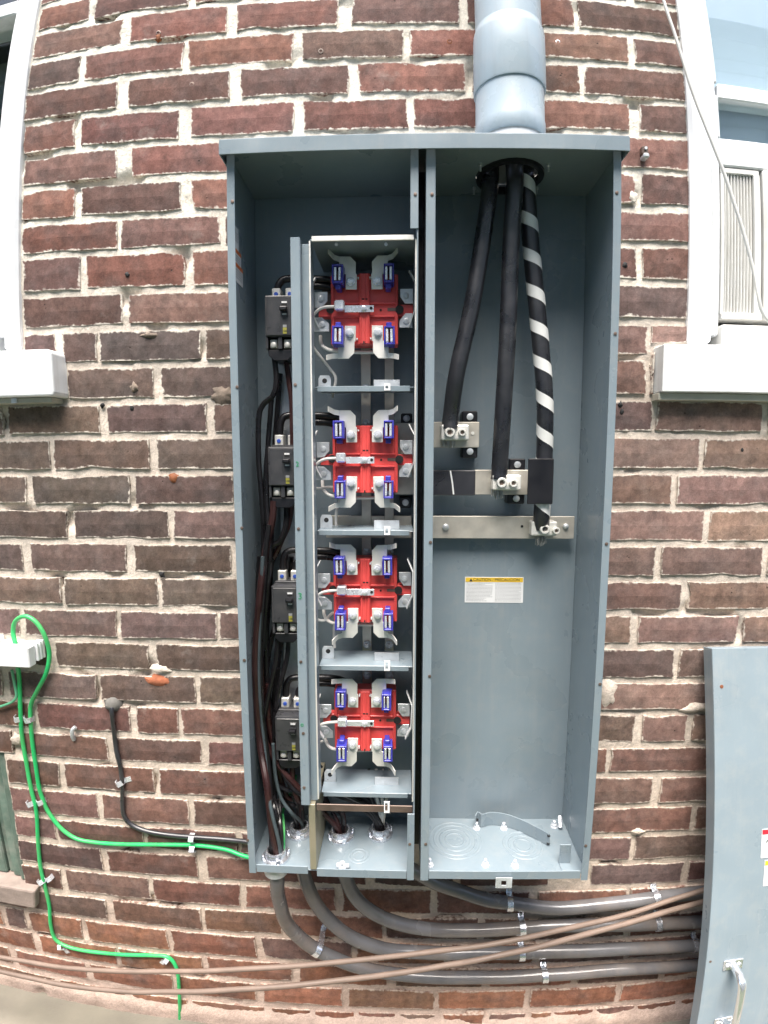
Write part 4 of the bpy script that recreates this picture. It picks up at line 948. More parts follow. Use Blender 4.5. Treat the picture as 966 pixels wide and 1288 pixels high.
for b_ in ((tq[0] - 0.0145, tq[0] - 0.0045, -0.1645, -0.1625, tq[2] - 0.011, ZB + 0.004), (tq[0] + 0.0045, tq[0] + 0.0145, -0.1645, -0.1625, tq[2] - 0.011, ZB + 0.004),
           (tq[0] - 0.0045, tq[0] + 0.0045, -0.1645, -0.1625, tq[2] - 0.011, tq[2] - 0.006), (tq[0] - 0.0045, tq[0] + 0.0045, -0.1645, -0.1625, tq[2] + 0.004, ZB + 0.004)):
    tab.box(*b_)
tab.build('hasp_tab', 'galvanised', cab)
MB().lathe([(0.008, 0), (0.008, 0.004), (0.005, 0.005), (0.005, 0.012)], (-0.102, -0.150, FZ), 'z', 8).build('stud', 'bright_zinc', fL)
MB().tube([(-0.112, -0.150, FZ + 0.006), (-0.090, -0.152, FZ + 0.007)], 0.004, 8, 0).build('stud', 'bright_zinc', fL)

# meter shelves (one under each socket)
TRZ = [zr(-0.8115), zr(-1.0485), zr(-1.285), zr(-1.5235)]
for i, z in enumerate(TRZ):
    tr = part('meter_shelf', 'grey_paint', [(-0.1412, 0.0226, -0.122, -0.050, z + 0.0015, z + 0.0032), (-0.1375, 0.016, -0.124, -0.1222, z - 0.0045, z + 0.0045)])
    if i == 3:
        part('shelf_rail', 'brown_steel', [(-0.1455, 0.024, -0.1515, -0.149, z - 0.013, z + 0.000)], tr)
    x = -0.1295
    MB().prism([(x - 0.0105, z + 0.0035), (x + 0.0105, z + 0.0035), (x + 0.0105, z + 0.021), (x + 0.0075, z + 0.0265), (x - 0.0075, z + 0.0265), (x - 0.0105, z + 0.021)], -0.092, -0.090).build('lifting_tab', 'galvanised', tr)
    MB().lathe([(0.0042, 0), (0.004, -0.0003)], (x, -0.0921, z + 0.0175), 'y', 14).build('tab_hole', 'hole_dark', tr)
    lt = MB().box(-0.046, -0.001, -0.098, -0.096, z + 0.0033, z + 0.018)
    lt.build('latch_plate', 'galvanised', tr)
    zz = z - 0.0125 if i == 3 else z - 0.003
    yy = -0.1535 if i == 3 else -0.1265
    lb = MB()
    hgt = 0.011 + 0.0035 * i
    for b_ in ((-0.0275, -0.0240, yy, yy + 0.0015, zz, zz + hgt), (-0.0195, -0.016, yy, yy + 0.0015, zz, zz + hgt), (-0.0240, -0.0195, yy, yy + 0.0015, zz, zz + 0.003), (-0.0240, -0.0195, yy, yy + 0.0015, zz + hgt - 0.003, zz + hgt)):
        lb.box(*b_)
    lb.build('latch', 'label_white', tr)

# ================================================================ meter sockets
S = 0.000226
def sx(c): return (c - 495) * S
def sz_(c): return (475 - c) * S
def make_socket():
    t = thing('meter_socket', '', 'meter socket', (0, 0, 0), 'red meter sockets in the cabinet', world=False)
    B = MB()
    B.box(sx(245), sx(750), 0.0, 0.028, sz_(730), sz_(220))
    base = B.build('red_block', 'red_plastic', t, 0.0015)
    for (a, b, c, d) in ((150, 244, 436, 520), (751, 862, 436, 520)):
        MB().box(sx(a), sx(b), 0.003, 0.02, sz_(d), sz_(c)).build('red_arm', 'red_plastic', t, 0.001)
    MB().box(sx(458), sx(535), -0.007, -0.0005, sz_(728), sz_(222)).build('centre_rib', 'red_plastic', base, 0.001)
    for xx in (470, 500, 523):
        MB().box(sx(xx - 3), sx(xx + 3), -0.0090, -0.0071, sz_(725), sz_(525)).build('fine_rib', 'red_plastic', base, 0.0004)
        MB().box(sx(xx - 3), sx(xx + 3), -0.0090, -0.0071, sz_(425), sz_(225)).build('fine_rib', 'red_plastic', base, 0.0004)
    for (a, b, c, d) in ((270, 457, 428, 440), (536, 725, 428, 440), (270, 457, 522, 534), (536, 725, 522, 534), (262, 269, 240, 440), (726, 733, 240, 440), (262, 269, 522, 715), (726, 733, 522, 715)):
        MB().box(sx(a), sx(b), -0.0045, -0.0003, sz_(d), sz_(c)).build('quadrant_rim', 'red_plastic', base, 0.0006)
    MB().lathe([(0.0068, 0), (0.0066, -0.0004)], (sx(240), -0.0002, sz_(470)), 'y', 18).build('hole', 'hole_dark', base)
    MB().lathe([(0.0072, 0), (0.0070, -0.0004)], (sx(760), -0.0002, sz_(475)), 'y', 18).build('hole', 'hole_dark', base)
    MB().box(sx(672), sx(735), -0.0006, -0.0002, sz_(486), sz_(464)).build('keyhole_slot', 'brown_steel', base)
    MB().lathe([(0.002, 0), (0.002, -0.0004)], (sx(615), -0.0002, sz_(478)), 'y', 8).build('hole', 'hole_dark', base)
    MB().box(sx(478), sx(522), -0.0074, -0.0070, sz_(412), sz_(402)).build('moulded_slot', 'hole_dark', base)
    MB().box(sx(486), sx(504), -0.0074, -0.0070, sz_(728), sz_(708)).build('moulded_slot', 'hole_dark', base)
    for mx_ in (1, -1):
        for mz in (1, -1):
            def P(x, z): return (mx_ * x, mz * z)
            # jaw plate: base under the clamp screw, neck and flared blade
            poly = [P(sx(358), sz_(345)), P(sx(440), sz_(345)), P(sx(440), sz_(235)), P(sx(432), sz_(232)), P(sx(432), sz_(150)), P(sx(392), sz_(108)), P(sx(310), sz_(108)), P(sx(310), sz_(235)), P(sx(358), sz_(235))]
            jaw = MB().prism(poly, -0.0125, -0.0105).build('jaw', 'tinned', t, 0.0004)
            MB().strip([(mx_ * sx(312), -0.0115, mz * sz_(128)), (mx_ * sx(275), -0.016, mz * sz_(122)), (mx_ * sx(258), -0.022, mz * sz_(112)), (mx_ * sx(240), -0.030, mz * sz_(100))], 0.0085, 0.0016, (0, 0.0, 1)).build('guide_ear', 'tinned', jaw)
            c = (mx_ * sx(396), -0.0127, mz * sz_(292))
            MB().lathe([(0.0072, 0), (0.0072, -0.002), (0.0052, -0.0024), (0.0052, -0.0062), (0.003, -0.0068)], c, 'y', 14).build('clamp_screw', 'bright_zinc', jaw, smooth=True)
            for xx in (443, ):
                MB().box(mx_ * sx(xx), mx_ * sx(xx + 10), -0.009, -0.0006, mz * sz_(250), mz * sz_(262)).build('retainer', 'label_white', jaw)
            # blue spring clip round a pair of contact blades
            x0, x1, z0, z1 = sx(271), sx(352), sz_(322), sz_(190)
            fr = MB()
            for (a, b, c_, d) in ((x0, x0 + 0.0030, z0, z1), (x1 - 0.0030, x1, z0, z1), (x0 + 0.0030, x1 - 0.0030, z1 - 0.0034, z1), (x0 + 0.0030, x1 - 0.0030, z0, z0 + 0.0030)):
                xa, xb = sorted((mx_ * a, mx_ * b)); za, zb2 = sorted((mz * c_ if mz > 0 else -c_, mz * d if mz > 0 else -d))
                fr.box(xa, xb, -0.031, -0.004, za, zb2)
            clip = fr.build('blade_clip', 'blue_plastic', t, 0.0008)
            for dx in (-0.0036, 0.0036):
                xm = (x0 + x1) / 2 + dx
                za, zb2 = sorted((mz * (z0 + 0.0042), mz * (z1 - 0.0048)))
                MB().box(mx_ * xm - 0.0019, mx_ * xm + 0.0019, -0.0300, -0.003, za, zb2).build('contact_blade', 'bright_zinc', clip, 0.0004)
            za, zb2 = sorted((mz * sz_(356), mz * sz_(323)))
            MB().box(mx_ * sx(312) - 0.0045 + 0.0, mx_ * sx(312) + 0.0045, -0.024, -0.004, za, zb2).build('clip_foot', 'blue_plastic', clip, 0.001)
    for k, (poly, cc) in enumerate((([(125, 345), (222, 345), (222, 410), (180, 460), (125, 460)], (175, 395)), ([(105, 632), (232, 632), (232, 575), (180, 530), (120, 530)], (180, 582)),
                                   ([(860, 330), (765, 330), (765, 385), (800, 435), (860, 435)], (808, 380)), ([(856, 608), (760, 608), (760, 560), (805, 505), (856, 505)], (810, 562)))):
        tb = MB().prism([(sx(a), sz_(b)) for a, b in poly], -0.0025, -0.0005).build('mounting_tab', 'galvanised', t, 0.0004)
        MB().lathe([(0.0052, 0), (0.0050, -0.0014), (0.003, -0.002)], (sx(cc[0]), -0.0026, sz_(cc[1])), 'y', 14).build('rivet', 'galvanised', tb, smooth=True)
    for sgn, pts in ((1, ((835, 215), (875, 300), (868, 500), (826, 612))), (-1, ((140, 250), (104, 330), (116, 510), (155, 605)))):
        P3 = [Vector((sx(a), -0.004 - 0.010 * (k in (1, 2)), sz_(b))) for k, (a, b) in enumerate(pts)]
        MB().strip(P3, 0.011, 0.0017, (0, 1, 0)).build('side_guard', 'white_tape', t)
    # neutral strap with its crimp and screw
    stp = MB().box(sx(352), sx(566), -0.0118, -0.0100, sz_(505), sz_(456)).build('neutral_strap', 'bright_zinc', t, 0.0004)
    MB().box(sx(280), sx(352), -0.020, -0.006, sz_(497), sz_(425)).build('crimp', 'bright_zinc', stp, 0.002)
    MB().lathe([(0.0048, 0), (0.0048, -0.003), (0.003, -0.004)], (sx(492), -0.0119, sz_(481)), 'y', 12).build('screw', 'bright_zinc', stp, smooth=True)
    MB().lathe([(0.0026, 0), (0.0026, -0.0004)], (sx(546), -0.0119, sz_(478)), 'y', 10).build('hole', 'hole_dark', stp)
    return t
sock = make_socket()
SPOS = [(-0.0616, -0.0880, 1.5800), (-0.0613, -0.0880, 1.3307), (-0.0623, -0.0880, 1.1010), (-0.0635, -0.0880, 0.8585)]
SLAB = ['red four-jaw meter socket in the topmost bay, under the bare top of the meter frame',
        'red four-jaw meter socket with a bare metal plate behind its right side',
        'red four-jaw meter socket in the bay just below the wide neutral bar',
        'red four-jaw meter socket in the lowest bay, above the brown shelf rail']
SOCK = []
for i, q_ in enumerate(SPOS):
    o = sock if i == 0 else copy_tree(sock, q_)
    o.location = q_
    o['label'] = SLAB[i]
    rj = random.Random(40 + i)
    for ch in o.children:                      # no two sockets are bent quite alike
        if ch.name.startswith(('jaw', 'side_guard')): ch.rotation_euler = (rj.uniform(-0.06, 0.06), rj.uniform(-0.03, 0.03), rj.uniform(-0.05, 0.05))
        elif ch.name.startswith('blade_clip'): ch.rotation_euler = (rj.uniform(-0.05, 0.05), rj.uniform(-0.02, 0.02), rj.uniform(-0.05, 0.05))
    SOCK.append(o)

# white sense wires from each socket's crimp
for i, q_ in enumerate(SPOS):
    q = Vector(q_)
    A = [(sx(285), -0.013, sz_(465)), (sx(200), -0.014, sz_(472)), (sx(140), -0.010, sz_(500)), (sx(95), -0.004, sz_(560)), (sx(80), 0.004, sz_(650))]
    if i == 0: A += [(sx(100), 0.012, sz_(730)), (sx(160), 0.02, sz_(810)), (sx(222), 0.03, sz_(890)), (sx(260), 0.03, sz_(960)), (sx(230), 0.03, sz_(1100))]
    elif i == 1: A += [(sx(85), 0.008, sz_(690)), (sx(130), 0.012, sz_(700)), (sx(200), 0.016, sz_(690)), (sx(270), 0.014, sz_(700)), (sx(290), 0.03, sz_(760)), (sx(250), 0.032, sz_(900)), (sx(255), 0.032, sz_(1080))]
    elif i == 2: A += [(sx(100), 0.008, sz_(720)), (sx(160), 0.012, sz_(740)), (sx(220), 0.018, sz_(690)), (sx(245), 0.028, sz_(720)), (sx(225), 0.032, sz_(850)), (sx(230), 0.032, sz_(1000))]
    else: A += [(sx(95), 0.008, sz_(700)), (sx(130), 0.02, sz_(720))]
    w = MB().tube([tuple(q + Vector(a)) for a in A], 0.0026, 8).build('sense_wire', 'white_wire', smooth=True)
    tag(w, ['white wire curling down from the topmost meter socket to the shelf below', 'white wire hooked under the meter socket beside the second highest breaker', 'white wire looping below the meter socket beside the second lowest breaker', 'short white wire behind the guard of the lowest meter socket'][i], 'wire', 'white sense wires')
    st2 = MB().tube([tuple(q + Vector(a)) for a in ((sx(150), 0.022, sz_(640)), (sx(160), 0.016, sz_(705)), (sx(200), 0.010, sz_(745)), (sx(260), 0.010, sz_(762)), (sx(420), 0.012, sz_(772)), (sx(560), 0.014, sz_(772)))], 0.0030, 8).build('link_wire', 'white_wire', smooth=True)
    tag(st2, 'white link wire crossing behind the lower jaws of %s meter socket' % ('the topmost', 'the second from top', 'the third from top', 'the lowest')[i], 'wire', 'white link wires')

# ================================================================ circuit breakers
mat('tag_yellow', (0.34, 0.32, 0.05), 0.5)
def make_breaker():
    t = thing('circuit_breaker', '', 'circuit breaker', (0, 0, 0), 'two pole breakers in the left bay', world=False)
    w = 0.048
    body = MB().box(0, w, 0, 0.062, -0.067, 0).build('case', 'breaker_plastic', t, 0.0018, seg=2)
    MB().box(0.0035, w - 0.0035, -0.0018, -0.0002, -0.0655, -0.003).build('front_plate', 'breaker_plastic', t, 0.0012)
    lowp = MB()
    for (a, b) in ((0.0, 0.004), (0.0205, 0.0275), (w - 0.004, w)):
        lowp.box(a, b, 0.002, 0.05, -0.087, -0.0675)
    lowp.box(0.0041, 0.0204, 0.016, 0.05, -0.087, -0.0675).box(0.0276, w - 0.0041, 0.016, 0.05, -0.087, -0.0675)
    lw = lowp.build('terminal_housing', 'breaker_plastic', t, 0.0008)
    MB().prism([(0.002, -0.0875), (w - 0.002, -0.0875), (w - 0.005, -0.098), (w - 0.012, -0.105), (0.012, -0.105), (0.004, -0.097)], 0.006, 0.046).build('terminal_skirt', 'black_plastic', t, 0.001)
    for x in (0.0122, 0.0357):
        MB().box(x - 0.0062, x + 0.0062, 0.008, 0.0155, -0.0845, -0.070).build('terminal', 'aluminium_bar', lw, 0.0008)
        MB().lathe([(0.0048, 0), (0.0048, -0.002), (0.003, -0.003)], (x, 0.0078, -0.079), 'y', 12).build('terminal_screw', 'tinned', lw, smooth=True)
    # rocker, window and rating tag on the right-hand pole
    hx = 0.0335
    MB().box(hx - 0.0062, hx + 0.0062, -0.0028, -0.0019, -0.034, -0.010).build('toggle_bezel', 'breaker_plastic', body, 0.0004)
    MB().box(hx - 0.0068, hx + 0.0058, -0.0125, -0.0029, -0.0275, -0.0205).build('toggle', 'black_plastic', t, 0.0018, seg=2)
    MB().box(hx - 0.0044, hx + 0.0044, -0.0032, -0.0029, -0.0135, -0.0108).build('on_mark', 'label_white', body)
    MB().box(hx - 0.0044, hx + 0.0044, -0.0032, -0.0029, -0.0172, -0.0142).build('window', 'hole_dark', body)
    MB().box(hx - 0.0036, hx + 0.0036, -0.0032, -0.0029, -0.0325, -0.0302).build('off_mark', 'label_white', body)
    MB().box(hx - 0.0030, hx + 0.0034, -0.0024, -0.0019, -0.0630, -0.0530).build('rating_tag', 'tag_yellow', body)
    MB().box(hx - 0.0030, hx + 0.0034, -0.0026, -0.0020, -0.0525, -0.0485).build('rating_tag', 'ink_grey', body)
    MB().text('100', 0.0045, (hx, -0.0028, -0.0585), rotz=0, depth=0.0001).build('rating_figure', 'ink', body)
    for x in (0.0125, 0.036):
        lg = MB().box(x - 0.0075, x + 0.0075, 0.030, 0.052, 0.0005, 0.021).build('line_lug', 'tinned', t, 0.0012)
        MB().lathe([(0.0036, 0), (0.0036, -0.001), (0.003, -0.0016)], (x, 0.0298, 0.0105), 'y', 12).build('lug_screw', 'ink_blue', lg, smooth=True)
    MB().box(0.002, w - 0.002, 0.020, 0.060, -0.0005, 0.0035).build('top_rail', 'breaker_plastic', t, 0.0006)
    return t
BP = [(-0.2281, -0.1000, 1.6021), (-0.2275, -0.1000, 1.3524), (-0.2265, -0.1000, 1.1100), (-0.2266, -0.1000, 0.8678)]
BPX = sum(q_[0] for q_ in BP) / 4
BLAB = ['black two pole circuit breaker mounted highest in the left bay, above the others', 'dark two pole circuit breaker just below the topmost one, level with the two phase bars',
        'dark two pole circuit breaker level with the yellow caution label, between two others', 'dusty grey two pole circuit breaker mounted lowest, above the cable connectors']
brk = make_breaker()
for i, q_ in enumerate(BP):
    q_ = (BPX, q_[1], q_[2])
    o = brk if i == 0 else copy_tree(brk, q_)
    o.location = q_
    o['label'] = BLAB[i]
mr_ = part('mounting_rail', 'galvanised', [(BPX + 0.004, BPX + 0.044, -0.036, -0.012, zr(-1.50), zr(-0.66))], None, 0.001)

# thick black jumpers from each breaker into its meter bay
for i, q_ in enumerate(BP):
    z = q_[2]; x = BPX
    up = 0.036 if i == 0 else 0.052
    for k, (dx, dy, dz) in enumerate(((0.0125, 0.040, 0.0), (0.036, 0.042, -0.012))):
        yj = q_[1] + dy
        pts = [(x + dx, yj, z + 0.012), (x + dx, yj, z + up * 0.55), (x + dx + 0.003, yj, z + up + dz - 0.006), (x + dx + 0.012, yj + 0.002, z + up + dz + 0.003),
               (x + dx + 0.035, yj + 0.004, z + up + dz + 0.004), (-0.125, yj + 0.006, z + up + dz + 0.002), (-0.100 - 0.014 * k, yj + 0.008, z + up + dz - 0.008), (-0.094 - 0.014 * k, yj + 0.010, z + up + dz - 0.03)]
        w = MB().tube(pts, 0.0062, 12).build('jumper_cable', 'black_wire', smooth=True)
        tag(w, '%s black jumper from %s breaker into the meter bay' % (('outer', 'inner')[k], ('the topmost', 'the second highest', 'the second lowest', 'the lowest')[i]), 'cable', 'black jumpers above the breakers')

# ================================================================ wires in the left bay
CON = [(-0.227, -0.130), (-0.196, -0.062), (-0.114, -0.070), (-0.037, -0.060)]
def wire(pts, r, m_, label, name='wire'):
    w = MB().tube(pts, r, 8, 10).build(name, m_, smooth=True)
    return tag(w, label, 'wire', 'load wires in the left bay')
def C(i, dx=0, dy=0, dz=0): return (CON[i][0] + dx, CON[i][1] + dy, FZ + dz)
def PX(y, pts): return pts
wire([(-0.2168, -0.0800, 1.5017), (-0.2147, -0.0800, 1.4669), (-0.2208, -0.0800, 1.4413), (-0.2392, -0.0800, 1.4238), (-0.2468, -0.0800, 1.3994), (-0.2486, -0.0800, 1.3279), (-0.2448, -0.0800, 1.2581)] + [(-0.2456, -0.0750, 1.1719), (-0.2571, -0.0750, 1.0694), (-0.2661, -0.0750, 0.9640), (-0.2683, -0.0750, 0.8553), (-0.2601, -0.0750, 0.7428)] + [C(0, -0.010, 0.012, 0.09), C(0, -0.008, 0.004, 0.02), C(0, -0.006, 0.0, -0.03)], 0.0048, 'black_wire', 'black wire from the left pole of the topmost breaker, hugging the side wall')
wire([(-0.1997, -0.0700, 1.5033), (-0.1948, -0.0700, 1.4654), (-0.1903, -0.0700, 1.4108), (-0.1950, -0.0700, 1.2431), (-0.2164, -0.0700, 1.1798)] + [(-0.2405, -0.0600, 1.1249), (-0.2556, -0.0600, 1.0043), (-0.2564, -0.0600, 0.8797), (-0.2400, -0.0600, 0.7669), (-0.2194, -0.0600, 0.6839)] + [C(1, -0.004, 0.006, 0.06), C(1, 0, 0, -0.02)], 0.0048, 'dark_red_wire', 'dark reddish wire dropping from the right pole of the topmost breaker behind the post')
wire([(-0.2211, -0.0900, 1.2590), (-0.2248, -0.0900, 1.2241), (-0.2373, -0.0900, 1.1746)] + [(-0.2464, -0.1000, 1.1055), (-0.2560, -0.1000, 1.0185), (-0.2598, -0.1000, 0.9444), (-0.2567, -0.1000, 0.8222)] + [C(0, -0.010, -0.004, 0.15), C(0, -0.004, -0.006, 0.07), C(0, 0.004, -0.006, 0.01), C(0, 0.004, 0, -0.03)], 0.0062, 'dark_red_wire', 'dark reddish brown wire falling from the second highest breaker to the front cable connector')
wire([(-0.2021, -0.0750, 1.2578), (-0.2044, -0.0750, 1.2151), (-0.2151, -0.0750, 1.1864), (-0.2282, -0.0750, 1.1777), (-0.2402, -0.0750, 1.1574)] + [(-0.2545, -0.0700, 1.0530), (-0.2636, -0.0700, 0.9466), (-0.2587, -0.0700, 0.8210), (-0.2347, -0.0700, 0.7155)] + [C(2, -0.05, 0.0, 0.085), C(2, -0.014, 0.0, 0.035), C(2, 0.0, 0.0, -0.02)], 0.0050, 'black_wire', 'black wire from the inner pole of the second highest breaker, looping under it')
wire([(-0.2222, -0.0800, 1.0193), (-0.2265, -0.0800, 0.9667), (-0.2432, -0.0800, 0.8975)] + [(-0.2545, -0.0850, 0.8295), (-0.2521, -0.0850, 0.7250)] + [C(0, 0.0, 0.012, 0.085), C(0, 0.008, 0.010, 0.015), C(0, 0.008, 0.006, -0.03)], 0.0046, 'black_wire', 'black wire under the left pole of the second lowest breaker')
wire([(-0.2029, -0.0750, 1.0178), (-0.2086, -0.0750, 0.9649), (-0.2249, -0.0750, 0.9032), (-0.2382, -0.0750, 0.8084)] + [(-0.2391, -0.0800, 0.6972)] + [C(0, 0.010, 0.004, 0.06), C(0, 0.010, -0.002, -0.03)], 0.0044, 'black_wire', 'black wire under the right pole of the second lowest breaker')
wire([(-0.2662, -0.0850, 1.0130), (-0.2662, -0.0850, 0.9224), (-0.2572, -0.0850, 0.8373), (-0.2338, -0.0850, 0.7743), (-0.1977, -0.0850, 0.7267)] + [(-0.1618, -0.0800, 0.6830)] + [C(2, -0.030, -0.004, 0.052), C(2, -0.004, -0.004, 0.018), C(2, 0.002, 0, -0.02)], 0.0052, 'dark_red_wire', 'dark red wire sweeping from the side wall towards the third connector')
wire([(-0.2218, -0.0850, 0.7746), (-0.2195, -0.0850, 0.7505), (-0.2067, -0.0850, 0.7265), (-0.1862, -0.0850, 0.7057)] + [(-0.1255, -0.0700, 0.6634)] + [C(3, -0.04, 0.0, 0.055), C(3, -0.008, 0.0, 0.025), C(3, 0, 0, -0.02)], 0.0050, 'black_wire', 'black wire from the lowest breaker running right to the last connector')
wire([(-0.2019, -0.0800, 0.7721), (-0.2018, -0.0800, 0.7232), (-0.1936, -0.0800, 0.6904)] + [C(1, 0.004, 0.004, 0.05), C(1, 0.004, 0, -0.02)], 0.0050, 'dark_red_wire', 'dark wire from the right pole of the lowest breaker')
wire([(-0.2332, -0.0950, 0.8121), (-0.2308, -0.0950, 0.7486), (-0.2218, -0.0950, 0.7033), (-0.2032, -0.0950, 0.6726)] + [C(1, 0.006, -0.006, 0.025), C(1, 0.006, 0, -0.02)], 0.0032, 'slate_wire', 'thin slate grey wire curving to the second connector')
wire([(-0.2406, -0.1000, 1.1623), (-0.2494, -0.1000, 1.0478), (-0.2545, -0.1000, 0.9295), (-0.2484, -0.1000, 0.8068)] + [C(0, -0.004, -0.010, 0.12), C(0, 0.010, -0.008, 0.03), C(0, 0.008, -0.004, -0.03)], 0.0034, 'slate_wire', 'thin grey wire in the bundle above the front connector')
wire([(-0.2017, -0.0500, 0.7201), (-0.2121, -0.0500, 0.6858), (-0.2291, -0.0500, 0.6455)] + [C(0, 0.014, 0.012, 0.045), C(0, 0.012, 0.006, -0.03)], 0.0024, 'green_wire', 'thin green wire glimpsed among the black wires low in the left bay')
wire([(-0.2298, -0.0850, 1.3554), (-0.2350, -0.0850, 1.2586), (-0.2315, -0.0850, 1.1738)] + [(-0.2449, -0.0800, 1.0414), (-0.2573, -0.0800, 0.9203), (-0.2460, -0.0800, 0.7628), (-0.2382, -0.0800, 0.6805)] + [C(1, -0.02, -0.004, 0.06), C(1, -0.004, -0.002, 0.02), C(1, -0.002, 0, -0.02)], 0.0046, 'black_wire', 'black wire passing behind the left edge of the second highest breaker')
wire([(-0.2058, -0.0550, 1.1537), (-0.2225, -0.0550, 1.0639), (-0.2458, -0.0550, 0.9718), (-0.2603, -0.0550, 0.8451), (-0.2508, -0.0550, 0.7134)] + [C(0, 0.004, 0.016, 0.07), C(0, 0.002, 0.010, -0.03)], 0.0046, 'black_wire', 'black wire passing behind the second lowest breaker into the bundle')
EX = [([(-0.2310, -0.0500, 1.4406), (-0.2467, -0.0500, 1.2700), (-0.2453, -0.0500, 1.1525), (-0.2599, -0.0500, 1.0007), (-0.2683, -0.0500, 0.8745), (-0.2584, -0.0500, 0.7099)], 0, 'second from the side wall, behind the topmost breaker tails'),
      ([(-0.2156, -0.0450, 1.4829), (-0.2284, -0.0450, 1.3562), (-0.2355, -0.0450, 1.2404), (-0.2414, -0.0450, 1.1215), (-0.2522, -0.0450, 0.9990), (-0.2584, -0.0450, 0.8399), (-0.2468, -0.0450, 0.6725)], 0, 'passing straight down behind the two middle breakers'),
      ([(-0.2293, -0.0950, 1.2177), (-0.2377, -0.0950, 1.1614), (-0.2443, -0.0950, 1.0753), (-0.2512, -0.0950, 0.9872), (-0.2516, -0.0950, 0.8815), (-0.2434, -0.0950, 0.7722)], 0, 'in front of the bundle between the middle breakers'),
      ([(-0.2279, -0.0650, 1.1702), (-0.2414, -0.0650, 1.0964), (-0.2487, -0.0650, 0.9909), (-0.2459, -0.0650, 0.8823), (-0.2280, -0.0650, 0.7703), (-0.2058, -0.0650, 0.6879)], 1, 'bending towards the second connector'),
      ([(-0.2286, -0.0550, 0.9409), (-0.2394, -0.0550, 0.8776), (-0.2388, -0.0550, 0.7969), (-0.2162, -0.0550, 0.7229), (-0.1816, -0.0550, 0.6765)], 2, 'curving under the lowest breaker to the third connector'),
      ([(-0.2453, -0.0750, 0.9183), (-0.2447, -0.0750, 0.8401), (-0.2288, -0.0750, 0.7683), (-0.1970, -0.0750, 0.7118), (-0.1672, -0.0750, 0.6826)], 2, 'crossing low in front of the bundle to the third connector'),
      ([(-0.2573, -0.0600, 1.1544), (-0.2666, -0.0600, 1.0346), (-0.2690, -0.0600, 0.9110), (-0.2621, -0.0600, 0.7991), (-0.2404, -0.0600, 0.7086), (-0.2199, -0.0600, 0.6668)], 1, 'lying against the side wall low down'),
      ([(-0.2031, -0.0400, 1.1508), (-0.2144, -0.0400, 1.0442), (-0.2318, -0.0400, 0.9504), (-0.2427, -0.0400, 0.8376), (-0.2352, -0.0400, 0.7211)], 0, 'dropping just behind the divider post')]
for k, (pts, ci, txt) in enumerate(EX):
    wire(pts + [C(ci, -0.008 + 0.002 * k, 0.004, 0.05), C(ci, -0.006 + 0.0015 * k, 0.002, -0.02)], 0.0046, 'black_wire' if k != 5 else 'dark_red_wire', 'extra black wire ' + txt)
for k in range(4):
    wire([(-0.06 + 0.014 * k, -0.05, zr(-1.52)), (-0.058 + 0.012 * k, -0.055, zr(-1.565)), (-0.045 + 0.006 * k, -0.06, zr(-1.60)), C(3, -0.006 + 0.004 * k, 0.002, 0.02), C(3, -0.004 + 0.003 * k, 0, -0.02)], 0.0032, ('black_wire', 'white_wire', 'white_wire', 'aluminium_bar')[k],
         ['thin black lead dropping behind the brown shelf rail into the last connector', 'pale lead dropping behind the shelf rail, left of a pair', 'pale lead dropping behind the shelf rail, right of a pair', 'bare metal lead dropping into the last connector'][k])
for k in range(3):
    wire([(-0.155, -0.06 - 0.01 * k, zr(-1.525 - 0.006 * k)), (-0.11, -0.055 - 0.01 * k, zr(-1.54 - 0.008 * k)), (-0.07, -0.05 - 0.006 * k, zr(-1.568 - 0.008 * k)), (-0.048, -0.056, zr(-1.60)), C(3, 0.004 * k - 0.004, 0.003, 0.02), C(3, 0.003 * k, 0, -0.02)], 0.0042, 'black_wire',
         ['black wire running under the shelf rail, uppermost of three', 'black wire running under the shelf rail, middle of three', 'black wire running under the shelf rail, lowest of three'][k])

for k in range(6):
    ci = 2 if k < 2 else 3
    dz = 0.009 * k
    wire([(-0.175 + 0.004 * k, -0.050 - 0.006 * (k % 3), zr(-1.50 - dz * 0.6)), (-0.145, -0.045 - 0.008 * (k % 3), zr(-1.535 - dz * 0.5)), (CON[ci][0] - 0.035, -0.045 - 0.007 * (k % 3), zr(-1.575 - dz * 0.35)), C(ci, -0.010 + 0.004 * (k % 4), 0.004 - 0.003 * (k % 3), 0.028), C(ci, -0.006 + 0.003 * (k % 4), 0, -0.02)], 0.0047, 'black_wire' if k != 1 else 'dark_red_wire',
         'wire behind the olive corner post, ' + ['black rearmost one to the middle connector', 'reddish one to the middle connector', 'highest one to the last connector', 'one to the last connector just under the highest', 'one to the last connector just above the lowest', 'lowest one to the last connector'][k])

